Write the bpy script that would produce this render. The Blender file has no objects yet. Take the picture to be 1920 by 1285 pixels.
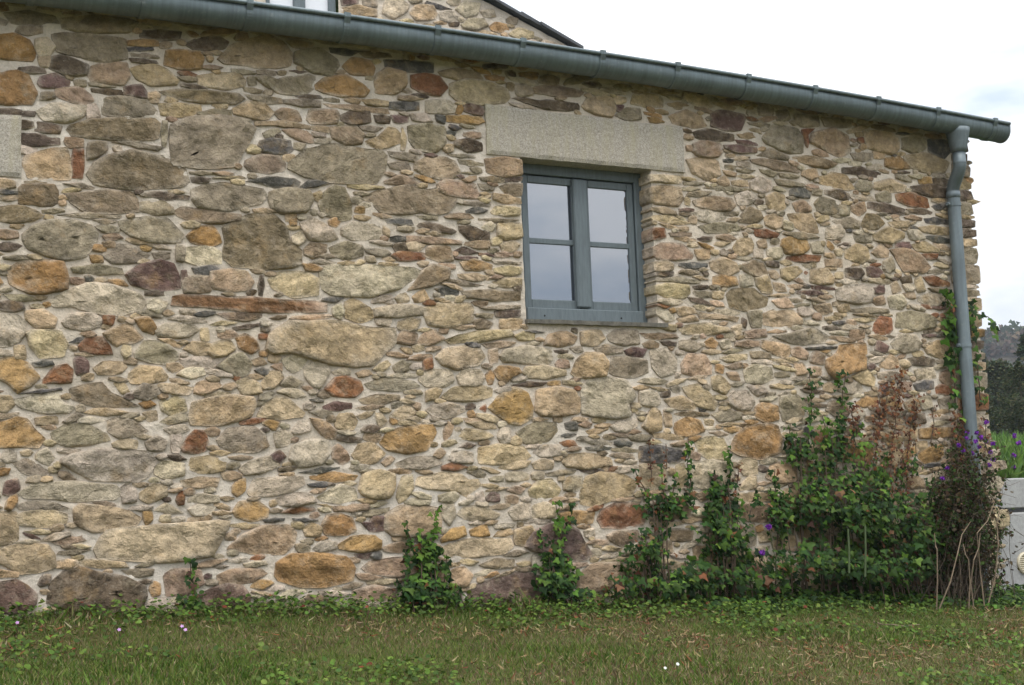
import bpy, math, random
import numpy as np
from mathutils import Matrix, Vector

# ------------------------------------------------------------------ camera
scene = bpy.context.scene
random.seed(7)
RNG = np.random.default_rng(7)
PXF = 2610.02                      # focal length in pixels of a 1920 px wide frame
PITCH, ROLL, YAW = 0.112186, 0.0379706, 0.495736
CAM = np.array([0.0, -6.510105, 0.5477])
_c, _s = math.cos(YAW), math.sin(YAW)
_fx = np.array([_c, -_s, 0.0]); _fw = np.array([_s, _c, 0.0]); _up = np.array([0, 0, 1.0])
CF = _fw*math.cos(PITCH) + _up*math.sin(PITCH)
_u = _up*math.cos(PITCH) - _fw*math.sin(PITCH)
CR = _fx*math.cos(ROLL) - _u*math.sin(ROLL)
CU = _u*math.cos(ROLL) + _fx*math.sin(ROLL)
cam_data = bpy.data.cameras.new('camera')
cam = bpy.data.objects.new('camera', cam_data)
scene.collection.objects.link(cam)
cam.matrix_world = Matrix(((CR[0], CU[0], -CF[0], CAM[0]), (CR[1], CU[1], -CF[1], CAM[1]), (CR[2], CU[2], -CF[2], CAM[2]), (0, 0, 0, 1)))
cam_data.sensor_width = 36.0
cam_data.lens = PXF/1920*36
cam_data.clip_start = 0.05
cam_data.clip_end = 3000
scene.camera = cam

# ------------------------------------------------------------------ sky and sun (overcast)
SUN_EL, SUN_AZ = math.radians(69), math.radians(196)      # azimuth from +Y, clockwise
world = bpy.data.worlds.new('World'); scene.world = world; world.use_nodes = True
wn, wl = world.node_tree.nodes, world.node_tree.links
wn.clear()
w_out = wn.new('ShaderNodeOutputWorld')
w_mix = wn.new('ShaderNodeMixShader'); w_mix.inputs[0].default_value = 0.88
w_sky = wn.new('ShaderNodeTexSky'); w_sky.sky_type = 'NISHITA'; w_sky.sun_disc = False
w_sky.sun_elevation = SUN_EL; w_sky.sun_rotation = SUN_AZ
w_b1 = wn.new('ShaderNodeBackground'); w_b1.inputs[1].default_value = 0.11
wl.new(w_sky.outputs[0], w_b1.inputs[0])
w_tc = wn.new('ShaderNodeTexCoord')
w_sep = wn.new('ShaderNodeSeparateXYZ'); wl.new(w_tc.outputs['Generated'], w_sep.inputs[0])
w_grad = wn.new('ShaderNodeMapRange')            # overcast sky: zenith brighter than the horizon
w_grad.inputs[1].default_value = 0.0; w_grad.inputs[2].default_value = 1.0
w_grad.inputs[3].default_value = 0.64; w_grad.inputs[4].default_value = 2.6
wl.new(w_sep.outputs[2], w_grad.inputs[0])
w_map = wn.new('ShaderNodeMapping'); w_map.inputs['Scale'].default_value = (1.6, 1.6, 4.5)
wl.new(w_tc.outputs['Generated'], w_map.inputs[0])
w_noise = wn.new('ShaderNodeTexNoise'); w_noise.inputs['Scale'].default_value = 3.0
w_noise.inputs['Detail'].default_value = 5; w_noise.inputs['Roughness'].default_value = 0.52
wl.new(w_map.outputs[0], w_noise.inputs[0])
w_cr = wn.new('ShaderNodeValToRGB')
w_cr.color_ramp.elements[0].position = 0.38; w_cr.color_ramp.elements[0].color = (0.52, 0.60, 0.72, 1)
w_cr.color_ramp.elements[1].position = 0.58; w_cr.color_ramp.elements[1].color = (1.0, 1.0, 1.01, 1)
wl.new(w_noise.outputs[0], w_cr.inputs[0])
w_b2 = wn.new('ShaderNodeBackground')
wl.new(w_cr.outputs[0], w_b2.inputs[0]); wl.new(w_grad.outputs[0], w_b2.inputs[1])
wl.new(w_b1.outputs[0], w_mix.inputs[1]); wl.new(w_b2.outputs[0], w_mix.inputs[2])
wl.new(w_mix.outputs[0], w_out.inputs[0])

sun_data = bpy.data.lights.new('sun', 'SUN'); sun_data.energy = 1.5; sun_data.angle = math.radians(35)
sun_data.color = (1.0, 0.955, 0.88)
sun = bpy.data.objects.new('sun', sun_data); scene.collection.objects.link(sun)
_sd = Vector((math.sin(SUN_AZ)*math.cos(SUN_EL), math.cos(SUN_AZ)*math.cos(SUN_EL), math.sin(SUN_EL)))
sun.rotation_euler = _sd.to_track_quat('Z', 'Y').to_euler()
sun.location = (0, -8, 12)

scene.view_settings.view_transform = 'Standard'
scene.view_settings.look = 'None'
scene.view_settings.exposure = 0.46
scene.view_settings.gamma = 1.0
scene.view_settings.use_curve_mapping = False

# ------------------------------------------------------------------ helpers
def unproj(px, py, yp=0.0):
    """point of the plane y = yp seen at a pixel of the 1920 x 1285 frame"""
    d = CF + CR*(px-960)/PXF + CU*(642.5-py)/PXF
    return CAM + d*((yp-CAM[1])/d[1])

def tag(o, label=None, cat=None, group=None, kind=None):
    if label: o['label'] = label
    if cat: o['category'] = cat
    if group: o['group'] = group
    if kind: o['kind'] = kind
    return o

def empty(name, loc, label=None, cat=None, group=None, parent=None):
    o = bpy.data.objects.new(name, None); scene.collection.objects.link(o)
    o.empty_display_size = 0.2
    o.location = loc
    if parent is not None: o.parent = parent
    return tag(o, label, cat, group)

def world_loc(p):
    v = Vector((0, 0, 0))
    while p is not None:
        v = v + p.location; p = p.parent
    return v

def mesh_obj(name, verts, faces, mat, parent=None, smooth=False, col=None, origin=None):
    """one mesh object from world-space vertices; col is one colour per vertex"""
    verts = np.asarray(verts, dtype=float).reshape(-1, 3)
    pl = np.array(world_loc(parent)) if parent is not None else np.zeros(3)
    if origin is None: origin = pl if parent is not None else np.zeros(3)
    origin = np.asarray(origin, dtype=float)
    me = bpy.data.meshes.new(name)
    if isinstance(faces, np.ndarray):
        k = faces.shape[1]; nf = len(faces)
        me.vertices.add(len(verts)); me.vertices.foreach_set('co', (verts-origin).ravel())
        me.loops.add(nf*k); me.loops.foreach_set('vertex_index', faces.ravel().astype(np.int32))
        me.polygons.add(nf); me.polygons.foreach_set('loop_start', np.arange(0, nf*k, k, dtype=np.int32))
        me.polygons.foreach_set('loop_total', np.full(nf, k, dtype=np.int32))
        me.update(calc_edges=True)
    else:
        me.from_pydata((verts-origin).tolist(), [], faces); me.update()
    if col is not None:
        a = me.color_attributes.new('Col', 'FLOAT_COLOR', 'POINT')
        a.data.foreach_set('color', np.asarray(col, dtype=np.float32).ravel())
    if smooth: me.polygons.foreach_set('use_smooth', np.ones(len(me.polygons), dtype=bool))
    if mat: me.materials.append(mat)
    o = bpy.data.objects.new(name, me); scene.collection.objects.link(o)
    if parent is not None: o.parent = parent
    o.location = origin-pl
    return o

class MB:
    """collects simple shapes into one mesh"""
    def __init__(self): self.v = []; self.f = []
    def add(self, v, f):
        b = len(self.v); self.v += [tuple(x) for x in v]; self.f += [tuple(i+b for i in q) for q in f]
    def box(self, x0, x1, y0, y1, z0, z1, bev=0.0):
        if bev <= 0:
            v = [(x, y, z) for x in (x0, x1) for y in (y0, y1) for z in (z0, z1)]
            f = [(0, 1, 3, 2), (4, 6, 7, 5), (0, 4, 5, 1), (2, 3, 7, 6), (0, 2, 6, 4), (1, 5, 7, 3)]
            self.add(v, f); return
        b = bev; v = []; idx = {}
        X, Y, Z = (x0, x1), (y0, y1), (z0, z1)
        for i in (0, 1):
            for j in (0, 1):
                for k in (0, 1):
                    sx, sy, sz = (1 if i == 0 else -1), (1 if j == 0 else -1), (1 if k == 0 else -1)
                    for a in range(3):
                        p = [X[i]+sx*b, Y[j]+sy*b, Z[k]+sz*b]
                        p[a] = (X[i], Y[j], Z[k])[a]
                        idx[(i, j, k, a)] = len(v); v.append(tuple(p))
        g = lambda i, j, k, a: idx[(i, j, k, a)]
        f = []
        for i in (0, 1): f.append((g(i, 0, 0, 0), g(i, 0, 1, 0), g(i, 1, 1, 0), g(i, 1, 0, 0)))
        for j in (0, 1): f.append((g(0, j, 0, 1), g(0, j, 1, 1), g(1, j, 1, 1), g(1, j, 0, 1)))
        for k in (0, 1): f.append((g(0, 0, k, 2), g(0, 1, k, 2), g(1, 1, k, 2), g(1, 0, k, 2)))
        for i in (0, 1):
            for j in (0, 1): f.append((g(i, j, 0, 0), g(i, j, 1, 0), g(i, j, 1, 1), g(i, j, 0, 1)))
        for i in (0, 1):
            for k in (0, 1): f.append((g(i, 0, k, 0), g(i, 1, k, 0), g(i, 1, k, 2), g(i, 0, k, 2)))
        for j in (0, 1):
            for k in (0, 1): f.append((g(0, j, k, 1), g(1, j, k, 1), g(1, j, k, 2), g(0, j, k, 2)))
        for i in (0, 1):
            for j in (0, 1):
                for k in (0, 1): f.append((g(i, j, k, 0), g(i, j, k, 1), g(i, j, k, 2)))
        self.add(v, f)
    def tube(self, pts, rad, n=8, cap=True):
        pts = [np.asarray(p, dtype=float) for p in pts]
        if np.isscalar(rad): rad = [rad]*len(pts)
        v = []; a0 = None
        for i, p in enumerate(pts):
            t = pts[min(i+1, len(pts)-1)] - pts[max(i-1, 0)]
            t = t/(np.linalg.norm(t)+1e-9)
            if a0 is None:
                h = np.array([0, 0, 1.0]) if abs(t[2]) < 0.9 else np.array([1.0, 0, 0])
                a0 = np.cross(t, h)
            a0 = a0 - t*(a0@t); a0 = a0/(np.linalg.norm(a0)+1e-9); b0 = np.cross(t, a0)
            for k in range(n):
                w = 2*math.pi*k/n
                v.append(p + rad[i]*(math.cos(w)*a0 + math.sin(w)*b0))
        f = []
        for i in range(len(pts)-1):
            for k in range(n):
                f.append((i*n+k, i*n+(k+1) % n, (i+1)*n+(k+1) % n, (i+1)*n+k))
        if cap:
            f.append(tuple(range(n-1, -1, -1))); f.append(tuple((len(pts)-1)*n+k for k in range(n)))
        self.add(v, f)
    def build(self, name, mat, parent=None, smooth=False, origin=None):
        o = mesh_obj(name, np.array(self.v), self.f, mat, parent, smooth, origin=origin)
        import bmesh
        bm = bmesh.new(); bm.from_mesh(o.data); bmesh.ops.recalc_face_normals(bm, faces=bm.faces); bm.to_mesh(o.data); bm.free()
        if smooth: o.data.polygons.foreach_set('use_smooth', np.ones(len(o.data.polygons), dtype=bool))
        return o

_hr = np.random.default_rng(99).random((256, 256))
def vnoise(x, y, seed=0):
    x = np.asarray(x, dtype=float)+seed*17.31; y = np.asarray(y, dtype=float)+seed*9.77
    xi = np.floor(x).astype(int); yi = np.floor(y).astype(int)
    u = x-xi; w = y-yi; u = u*u*(3-2*u); w = w*w*(3-2*w)
    h = lambda a, b: _hr[a & 255, b & 255]
    return (h(xi, yi)*(1-u)+h(xi+1, yi)*u)*(1-w)+(h(xi, yi+1)*(1-u)+h(xi+1, yi+1)*u)*w - 0.5

# ------------------------------------------------------------------ materials
class NT:
    def __init__(self, name):
        self.m = bpy.data.materials.new(name); self.m.use_nodes = True
        self.n = self.m.node_tree.nodes; self.l = self.m.node_tree.links
        self.b = self.n['Principled BSDF']; self.out = self.n['Material Output']
    def new(self, t): return self.n.new('ShaderNode'+t)
    def link(self, a, b): self.l.new(a, b)
    def noise(self, vec, scale, detail=4, rough=0.55, w=None):
        n = self.new('TexNoise'); n.inputs['Scale'].default_value = scale
        n.inputs['Detail'].default_value = detail; n.inputs['Roughness'].default_value = rough
        if w is not None: n.noise_dimensions = '4D'; self.link(w, n.inputs['W'])
        self.link(vec, n.inputs['Vector']); return n.outputs[0]
    def ramp(self, fac, stops):
        r = self.new('ValToRGB'); e = r.color_ramp.elements
        while len(e) < len(stops): e.new(0.5)
        for i, (p, c) in enumerate(stops):
            e[i].position = p; e[i].color = (c, c, c, 1) if np.isscalar(c) else (*c, 1)
        self.link(fac, r.inputs[0]); return r.outputs[0]
    def mix(self, fac, a, b, mode='MIX'):
        m = self.new('Mix'); m.data_type = 'RGBA'; m.blend_type = mode
        for i, v in ((0, fac), (6, a), (7, b)):
            s = m.inputs[i]
            if hasattr(v, 'links'): self.link(v, s)
            elif np.isscalar(v): s.default_value = v if i == 0 else (v, v, v, 1)
            else: s.default_value = (*v, 1)
        return m.outputs[2]
    def math(self, op, a, b=0.0):
        m = self.new('Math'); m.operation = op
        for s, v in ((m.inputs[0], a), (m.inputs[1], b)):
            if hasattr(v, 'links'): self.link(v, s)
            else: s.default_value = v
        return m.outputs[0]
    def pos(self, scale=None, obj=False):
        if obj: src = self.new('TexCoord').outputs['Object']
        else: src = self.new('NewGeometry').outputs['Position']
        if scale is None: return src
        m = self.new('Mapping'); m.inputs['Scale'].default_value = scale; self.link(src, m.inputs[0]); return m.outputs[0]
    def bump(self, h, strength, dist, normal=None):
        b = self.new('Bump'); b.inputs['Strength'].default_value = strength; b.inputs['Distance'].default_value = dist
        self.link(h, b.inputs['Height'])
        if normal is not None: self.link(normal, b.inputs['Normal'])
        return b.outputs[0]
    def setup(self, col=None, rough=0.8, metal=0.0, normal=None, spec=None):
        b = self.b
        for key, v in (('Base Color', col), ('Roughness', rough), ('Metallic', metal), ('Specular IOR Level', spec)):
            if v is None: continue
            if hasattr(v, 'links'): self.link(v, b.inputs[key])
            elif np.isscalar(v): b.inputs[key].default_value = v
            else: b.inputs[key].default_value = (*v, 1)
        if normal is not None: self.link(normal, b.inputs['Normal'])
        return self.m

def mat_stone():
    t = NT('rubble_stone')
    at = t.new('Attribute'); at.attribute_name = 'Col'
    w = t.math('MULTIPLY', at.outputs['Alpha'], 40.0)
    p = t.pos()
    rot = t.new('VectorRotate'); rot.rotation_type = 'Y_AXIS'; t.link(p, rot.inputs['Vector'])
    t.link(t.math('MULTIPLY', t.math('SUBTRACT', at.outputs['Alpha'], 0.5), 1.3), rot.inputs['Angle'])
    mp = t.new('Mapping'); mp.inputs['Scale'].default_value = (4.5, 4.5, 9.0); t.link(rot.outputs[0], mp.inputs[0]); ps = mp.outputs[0]
    n1 = t.noise(p, 6, 5, 0.62, w); n2 = t.noise(p, 30, 6, 0.66, w); n3 = t.noise(ps, 1.7, 6, 0.66, w)
    fine = t.noise(p, 150, 4, 0.75)
    c = t.mix(1.0, at.outputs['Color'], t.ramp(n1, [(0.3, 0.66), (0.68, 1.22)]), 'MULTIPLY')
    c = t.mix(1.0, c, t.ramp(n2, [(0.3, 0.66), (0.7, 1.24)]), 'MULTIPLY')
    c = t.mix(1.0, c, t.ramp(n3, [(0.32, 0.88), (0.64, 1.06)]), 'MULTIPLY')
    ochre = t.ramp(t.noise(p, 9, 5, 0.65, t.math('ADD', w, 7.3)), [(0.55, 0.0), (0.72, 0.45)])
    c = t.mix(ochre, c, (0.50, 0.32, 0.14))
    grey = t.ramp(t.noise(p, 11, 5, 0.65, t.math('ADD', w, 19.1)), [(0.56, 0.0), (0.72, 0.5)])
    c = t.mix(grey, c, (0.38, 0.305, 0.20))
    lich = t.ramp(t.noise(p, 60, 4, 0.7), [(0.62, 0.0), (0.72, 0.45)])
    c = t.mix(lich, c, (0.56, 0.51, 0.41))
    c = t.mix(1.0, c, t.ramp(fine, [(0.3, 0.78), (0.7, 1.16)]), 'MULTIPLY')
    dark = t.ramp(t.noise(p, 80, 5, 0.75), [(0.30, 0.5), (0.42, 0.0)])
    c = t.mix(dark, c, (0.09, 0.07, 0.05))
    # mortar dust left on the faces
    dust = t.ramp(t.noise(p, 13, 7, 0.72), [(0.52, 0.0), (0.74, 0.5)])
    c = t.mix(dust, c, (0.62, 0.51, 0.375))
    vor = t.new('TexVoronoi'); vor.feature = 'F1'; vor.inputs['Scale'].default_value = 1.1; vor.distance = 'MANHATTAN'; t.link(ps, vor.inputs['Vector'])
    h = t.math('ADD', t.math('MULTIPLY', n3, 0.65), t.math('MULTIPLY', n2, 0.7))
    h = t.math('ADD', h, t.math('MULTIPLY', fine, 0.17))
    h = t.math('ADD', h, t.math('MULTIPLY', vor.outputs['Distance'], 0.22))
    # cleft facets: every cell of a stretched lattice leans its own way
    def facets(scale):
        m2 = t.new('Mapping'); m2.inputs['Scale'].default_value = (scale, scale, scale*1.6); t.link(rot.outputs[0], m2.inputs[0])
        v = t.new('TexVoronoi'); v.inputs['Scale'].default_value = 1.0; t.link(m2.outputs[0], v.inputs['Vector'])
        d = t.new('VectorMath'); d.operation = 'SUBTRACT'; t.link(m2.outputs[0], d.inputs[0]); t.link(v.outputs['Position'], d.inputs[1])
        k = t.new('VectorMath'); k.operation = 'SUBTRACT'; t.link(v.outputs['Color'], k.inputs[0]); k.inputs[1].default_value = (0.5, 0.5, 0.5)
        q = t.new('VectorMath'); q.operation = 'DOT_PRODUCT'; t.link(d.outputs[0], q.inputs[0]); t.link(k.outputs[0], q.inputs[1])
        return q.outputs['Value']
    h = t.math('ADD', h, t.math('MULTIPLY', facets(8.0), 1.3))
    h = t.math('ADD', h, t.math('MULTIPLY', facets(21.0), 0.7))
    return t.setup(c, 0.92, 0, t.bump(h, 1.0, 0.036), 0.2)

def mat_mortar():
    t = NT('lime_mortar'); p = t.pos()
    n1 = t.noise(p, 1.1, 4); n2 = t.noise(p, 9, 5, 0.6); n3 = t.noise(p, 90, 5, 0.7); n4 = t.noise(p, 28, 4, 0.6)
    c = t.ramp(n1, [(0.3, (0.60, 0.505, 0.39)), (0.7, (0.67, 0.595, 0.50))])
    c = t.mix(1.0, c, t.ramp(n2, [(0.3, 0.80), (0.7, 1.12)]), 'MULTIPLY')
    c = t.mix(1.0, c, t.ramp(n3, [(0.3, 0.84), (0.7, 1.10)]), 'MULTIPLY')
    c = t.mix(t.ramp(n4, [(0.60, 0.0), (0.76, 0.5)]), c, (0.42, 0.34, 0.24))
    h = t.math('ADD', t.math('MULTIPLY', n2, 0.7), t.math('ADD', t.math('MULTIPLY', n3, 0.22), t.math('MULTIPLY', n4, 0.6)))
    return t.setup(c, 0.95, 0, t.bump(h, 0.8, 0.022), 0.15)

def mat_granite():
    t = NT('pale_granite'); p = t.pos()
    v = t.new('TexVoronoi'); v.inputs['Scale'].default_value = 250; t.link(p, v.inputs['Vector'])
    sp = t.new('SeparateColor'); t.link(v.outputs['Color'], sp.inputs[0])
    c = t.ramp(sp.outputs[0], [(0.0, (0.28, 0.245, 0.195)), (0.3, (0.395, 0.35, 0.285)), (0.75, (0.47, 0.42, 0.345)), (1.0, (0.56, 0.51, 0.425))])
    c = t.mix(1.0, c, t.ramp(t.noise(p, 60, 4, 0.7), [(0.3, 0.78), (0.7, 1.15)]), 'MULTIPLY')
    ps = t.pos((7.0, 2.0, 1.0))
    st = t.ramp(t.noise(ps, 1.6, 5, 0.65), [(0.46, 0.0), (0.70, 0.7)])
    c = t.mix(st, c, (0.42, 0.37, 0.23))
    return t.setup(c, 0.85, 0, t.bump(t.noise(p, 190, 3, 0.7), 0.45, 0.006), 0.3)

def mat_zinc(name, base, metal=0.35, rough=0.42):
    t = NT(name); p = t.pos()
    n = t.noise(p, 5, 4); ps = t.pos((60.0, 4.0, 2.5)); n2 = t.noise(ps, 1.0, 4, 0.6); n3 = t.noise(p, 40, 4, 0.65)
    c = t.mix(1.0, base, t.ramp(n, [(0.3, 0.80), (0.7, 1.15)]), 'MULTIPLY')
    c = t.mix(1.0, c, t.ramp(n2, [(0.3, 0.78), (0.7, 1.12)]), 'MULTIPLY')
    c = t.mix(t.ramp(n3, [(0.58, 0.0), (0.8, 0.45)]), c, (0.35, 0.36, 0.33))
    r = t.ramp(n3, [(0.3, rough-0.06), (0.7, rough+0.14)])
    return t.setup(c, r, metal, t.bump(n, 0.12, 0.01))

def mat_paint():
    t = NT('grey_blue_painted_wood'); p = t.pos((9.0, 9.0, 1.4)); q = t.pos()
    g = t.noise(p, 9, 5, 0.6)
    c = t.mix(1.0, (0.120, 0.146, 0.154), t.ramp(g, [(0.3, 0.82), (0.7, 1.16)]), 'MULTIPLY')
    c = t.mix(t.ramp(t.noise(q, 26, 4, 0.7), [(0.66, 0.0), (0.82, 0.4)]), c, (0.20, 0.22, 0.21))
    return t.setup(c, 0.5, 0, t.bump(g, 0.25, 0.004))

def mat_glass():
    t = NT('window_glass')
    gl = t.new('BsdfGlossy'); gl.inputs['Roughness'].default_value = 0.012; gl.inputs['Color'].default_value = (0.93, 0.96, 1.0, 1)
    df = t.new('BsdfDiffuse'); df.inputs['Color'].default_value = (0.03, 0.035, 0.045, 1)
    lw = t.new('LayerWeight'); lw.inputs['Blend'].default_value = 0.35
    fac = t.new('MapRange'); fac.inputs[3].default_value = 0.34; fac.inputs[4].default_value = 0.8
    t.link(lw.outputs['Fresnel'], fac.inputs[0])
    bp = t.bump(t.noise(t.pos(), 1.6, 2), 0.05, 0.02)
    t.link(bp, gl.inputs['Normal'])
    mx = t.new('MixShader'); t.link(fac.outputs[0], mx.inputs[0]); t.link(df.outputs[0], mx.inputs[1]); t.link(gl.outputs[0], mx.inputs[2])
    t.link(mx.outputs[0], t.out.inputs[0]); return t.m

def mat_simple(name, base, rough=0.85, n_scale=12, lo=0.75, hi=1.2, bump=0.3, dist=0.01, metal=0.0):
    t = NT(name); p = t.pos(); n = t.noise(p, n_scale, 5, 0.62)
    c = t.mix(1.0, base, t.ramp(n, [(0.3, lo), (0.7, hi)]), 'MULTIPLY')
    return t.setup(c, rough, metal, t.bump(n, bump, dist))

def mat_concrete():
    t = NT('weathered_concrete'); p = t.pos(); ps = t.pos((6.0, 6.0, 0.9))
    n1 = t.noise(p, 3, 5, 0.6); n2 = t.noise(p, 45, 5, 0.7); n3 = t.noise(ps, 1.5, 4, 0.6)
    c = t.ramp(n1, [(0.3, (0.36, 0.355, 0.34)), (0.7, (0.42, 0.415, 0.40))])
    c = t.mix(1.0, c, t.ramp(n2, [(0.3, 0.8), (0.7, 1.12)]), 'MULTIPLY')
    c = t.mix(t.ramp(n3, [(0.54, 0.0), (0.8, 0.4)]), c, (0.20, 0.20, 0.195))
    return t.setup(c, 0.9, 0, t.bump(n2, 0.4, 0.006), 0.2)

def mat_leaf(name, trans=0.25, rough=0.45, spec=0.35):
    t = NT(name)
    at = t.new('Attribute'); at.attribute_name = 'Col'
    n = t.noise(t.pos(), 60, 3)
    c = t.mix(1.0, at.outputs['Color'], t.ramp(n, [(0.3, 0.8), (0.7, 1.2)]), 'MULTIPLY')
    t.setup(c, rough, 0, None, spec)
    tr = t.new('BsdfTranslucent'); t.link(c, tr.inputs[0])
    mx = t.new('MixShader'); mx.inputs[0].default_value = trans
    t.link(t.b.outputs[0], mx.inputs[1]); t.link(tr.outputs[0], mx.inputs[2]); t.link(mx.outputs[0], t.out.inputs[0])
    return t.m

def mat_soil():
    t = NT('turf_soil'); p = t.pos()
    c = t.ramp(t.noise(p, 3.0, 6, 0.65), [(0.3, (0.055, 0.042, 0.022)), (0.5, (0.080, 0.085, 0.026)), (0.7, (0.12, 0.10, 0.05))])
    return t.setup(c, 0.95, 0, t.bump(t.noise(p, 24, 5, 0.7), 0.8, 0.03), 0.1)

def mat_meadow():
    t = NT('meadow_soil'); p = t.pos()
    c = t.ramp(t.noise(p, 0.6, 6, 0.65), [(0.3, (0.05, 0.075, 0.018)), (0.7, (0.10, 0.15, 0.035))])
    return t.setup(c, 0.95, 0, t.bump(t.noise(p, 6, 5, 0.7), 0.8, 0.1), 0.1)

def mat_hill():
    t = NT('wooded_hillside'); p = t.pos()
    n1 = t.noise(p, 0.035, 5, 0.6); n2 = t.noise(p, 0.35, 5, 0.7)
    c = t.ramp(n1, [(0.35, (0.045, 0.055, 0.035)), (0.55, (0.075, 0.062, 0.045)), (0.7, (0.05, 0.075, 0.05))])
    c = t.mix(1.0, c, t.ramp(n2, [(0.3, 0.55), (0.7, 1.4)]), 'MULTIPLY')
    return t.setup(c, 1.0, 0, t.bump(n2, 1.0, 2.0), 0.05)

M = dict(stone=mat_stone(), mortar=mat_mortar(), granite=mat_granite(),
         zinc=mat_zinc('zinc_gutter', (0.145, 0.18, 0.186)), pipe=mat_zinc('grey_downpipe', (0.165, 0.20, 0.212), 0.2, 0.45),
         paint=mat_paint(), glass=mat_glass(), slate=mat_simple('dark_slate', (0.07, 0.075, 0.08), 0.6, 14, 0.6, 1.3, 0.4),
         sillslate=mat_simple('sill_slate', (0.17, 0.155, 0.125), 0.8, 22, 0.6, 1.3, 0.6),
         concrete=mat_concrete(), blind=mat_simple('white_blind', (0.82, 0.83, 0.85), 0.8, 4, 0.97, 1.02, 0.02),
         cream=mat_simple('cream_plastic', (0.62, 0.55, 0.40), 0.6, 30, 0.85, 1.1, 0.1), black=mat_simple('dark_hole', (0.012, 0.012, 0.013), 0.8),
         leaf=mat_leaf('leaf', 0.28, 0.6, 0.15), grass=mat_leaf('grass_blade', 0.3, 0.6, 0.2), dry=mat_leaf('dry_leaf', 0.15, 0.8, 0.1),
         soil=mat_soil(), meadow=mat_meadow(), hill=mat_hill(),
         shrubstem=mat_simple('shrub_stem', (0.085, 0.062, 0.04), 0.9, 40), twig=mat_simple('dry_twig', (0.19, 0.14, 0.09), 0.9, 40), stem=mat_simple('ivy_stem', (0.095, 0.065, 0.04), 0.9, 40),
         cane=mat_simple('green_cane', (0.042, 0.066, 0.016), 0.6, 30), bark=mat_simple('tree_bark', (0.09, 0.07, 0.05), 0.95, 8),
         interior=mat_simple('dim_room', (0.05, 0.05, 0.05), 0.9), timber=mat_simple('eave_timber', (0.10, 0.075, 0.05), 0.85, 10))

# ------------------------------------------------------------------ terrain heights
def ground_z(x, y):
    """lawn level: falls gently to the right along the wall and away from it"""
    x = np.asarray(x, dtype=float); y = np.asarray(y, dtype=float)
    base = 0.115 - 0.0525*(np.clip(x, -6, 11)-0.93)
    fall = 0.10*np.clip(y, -9, 0)
    bump = 0.03*vnoise(x*1.3, y*1.3, 3) + 0.012*vnoise(x*5, y*5, 4)
    return base + fall + bump

def meadow_z(x, y):
    x = np.asarray(x, dtype=float); y = np.asarray(y, dtype=float)
    r = np.clip(y-0.3, 0, None)
    z = 0.50 + 0.062*np.clip(r, 0, 14) - 0.075*np.clip(r-22, 0, 40)
    return z + 0.06*vnoise(x*0.8, y*0.8, 8)

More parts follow.
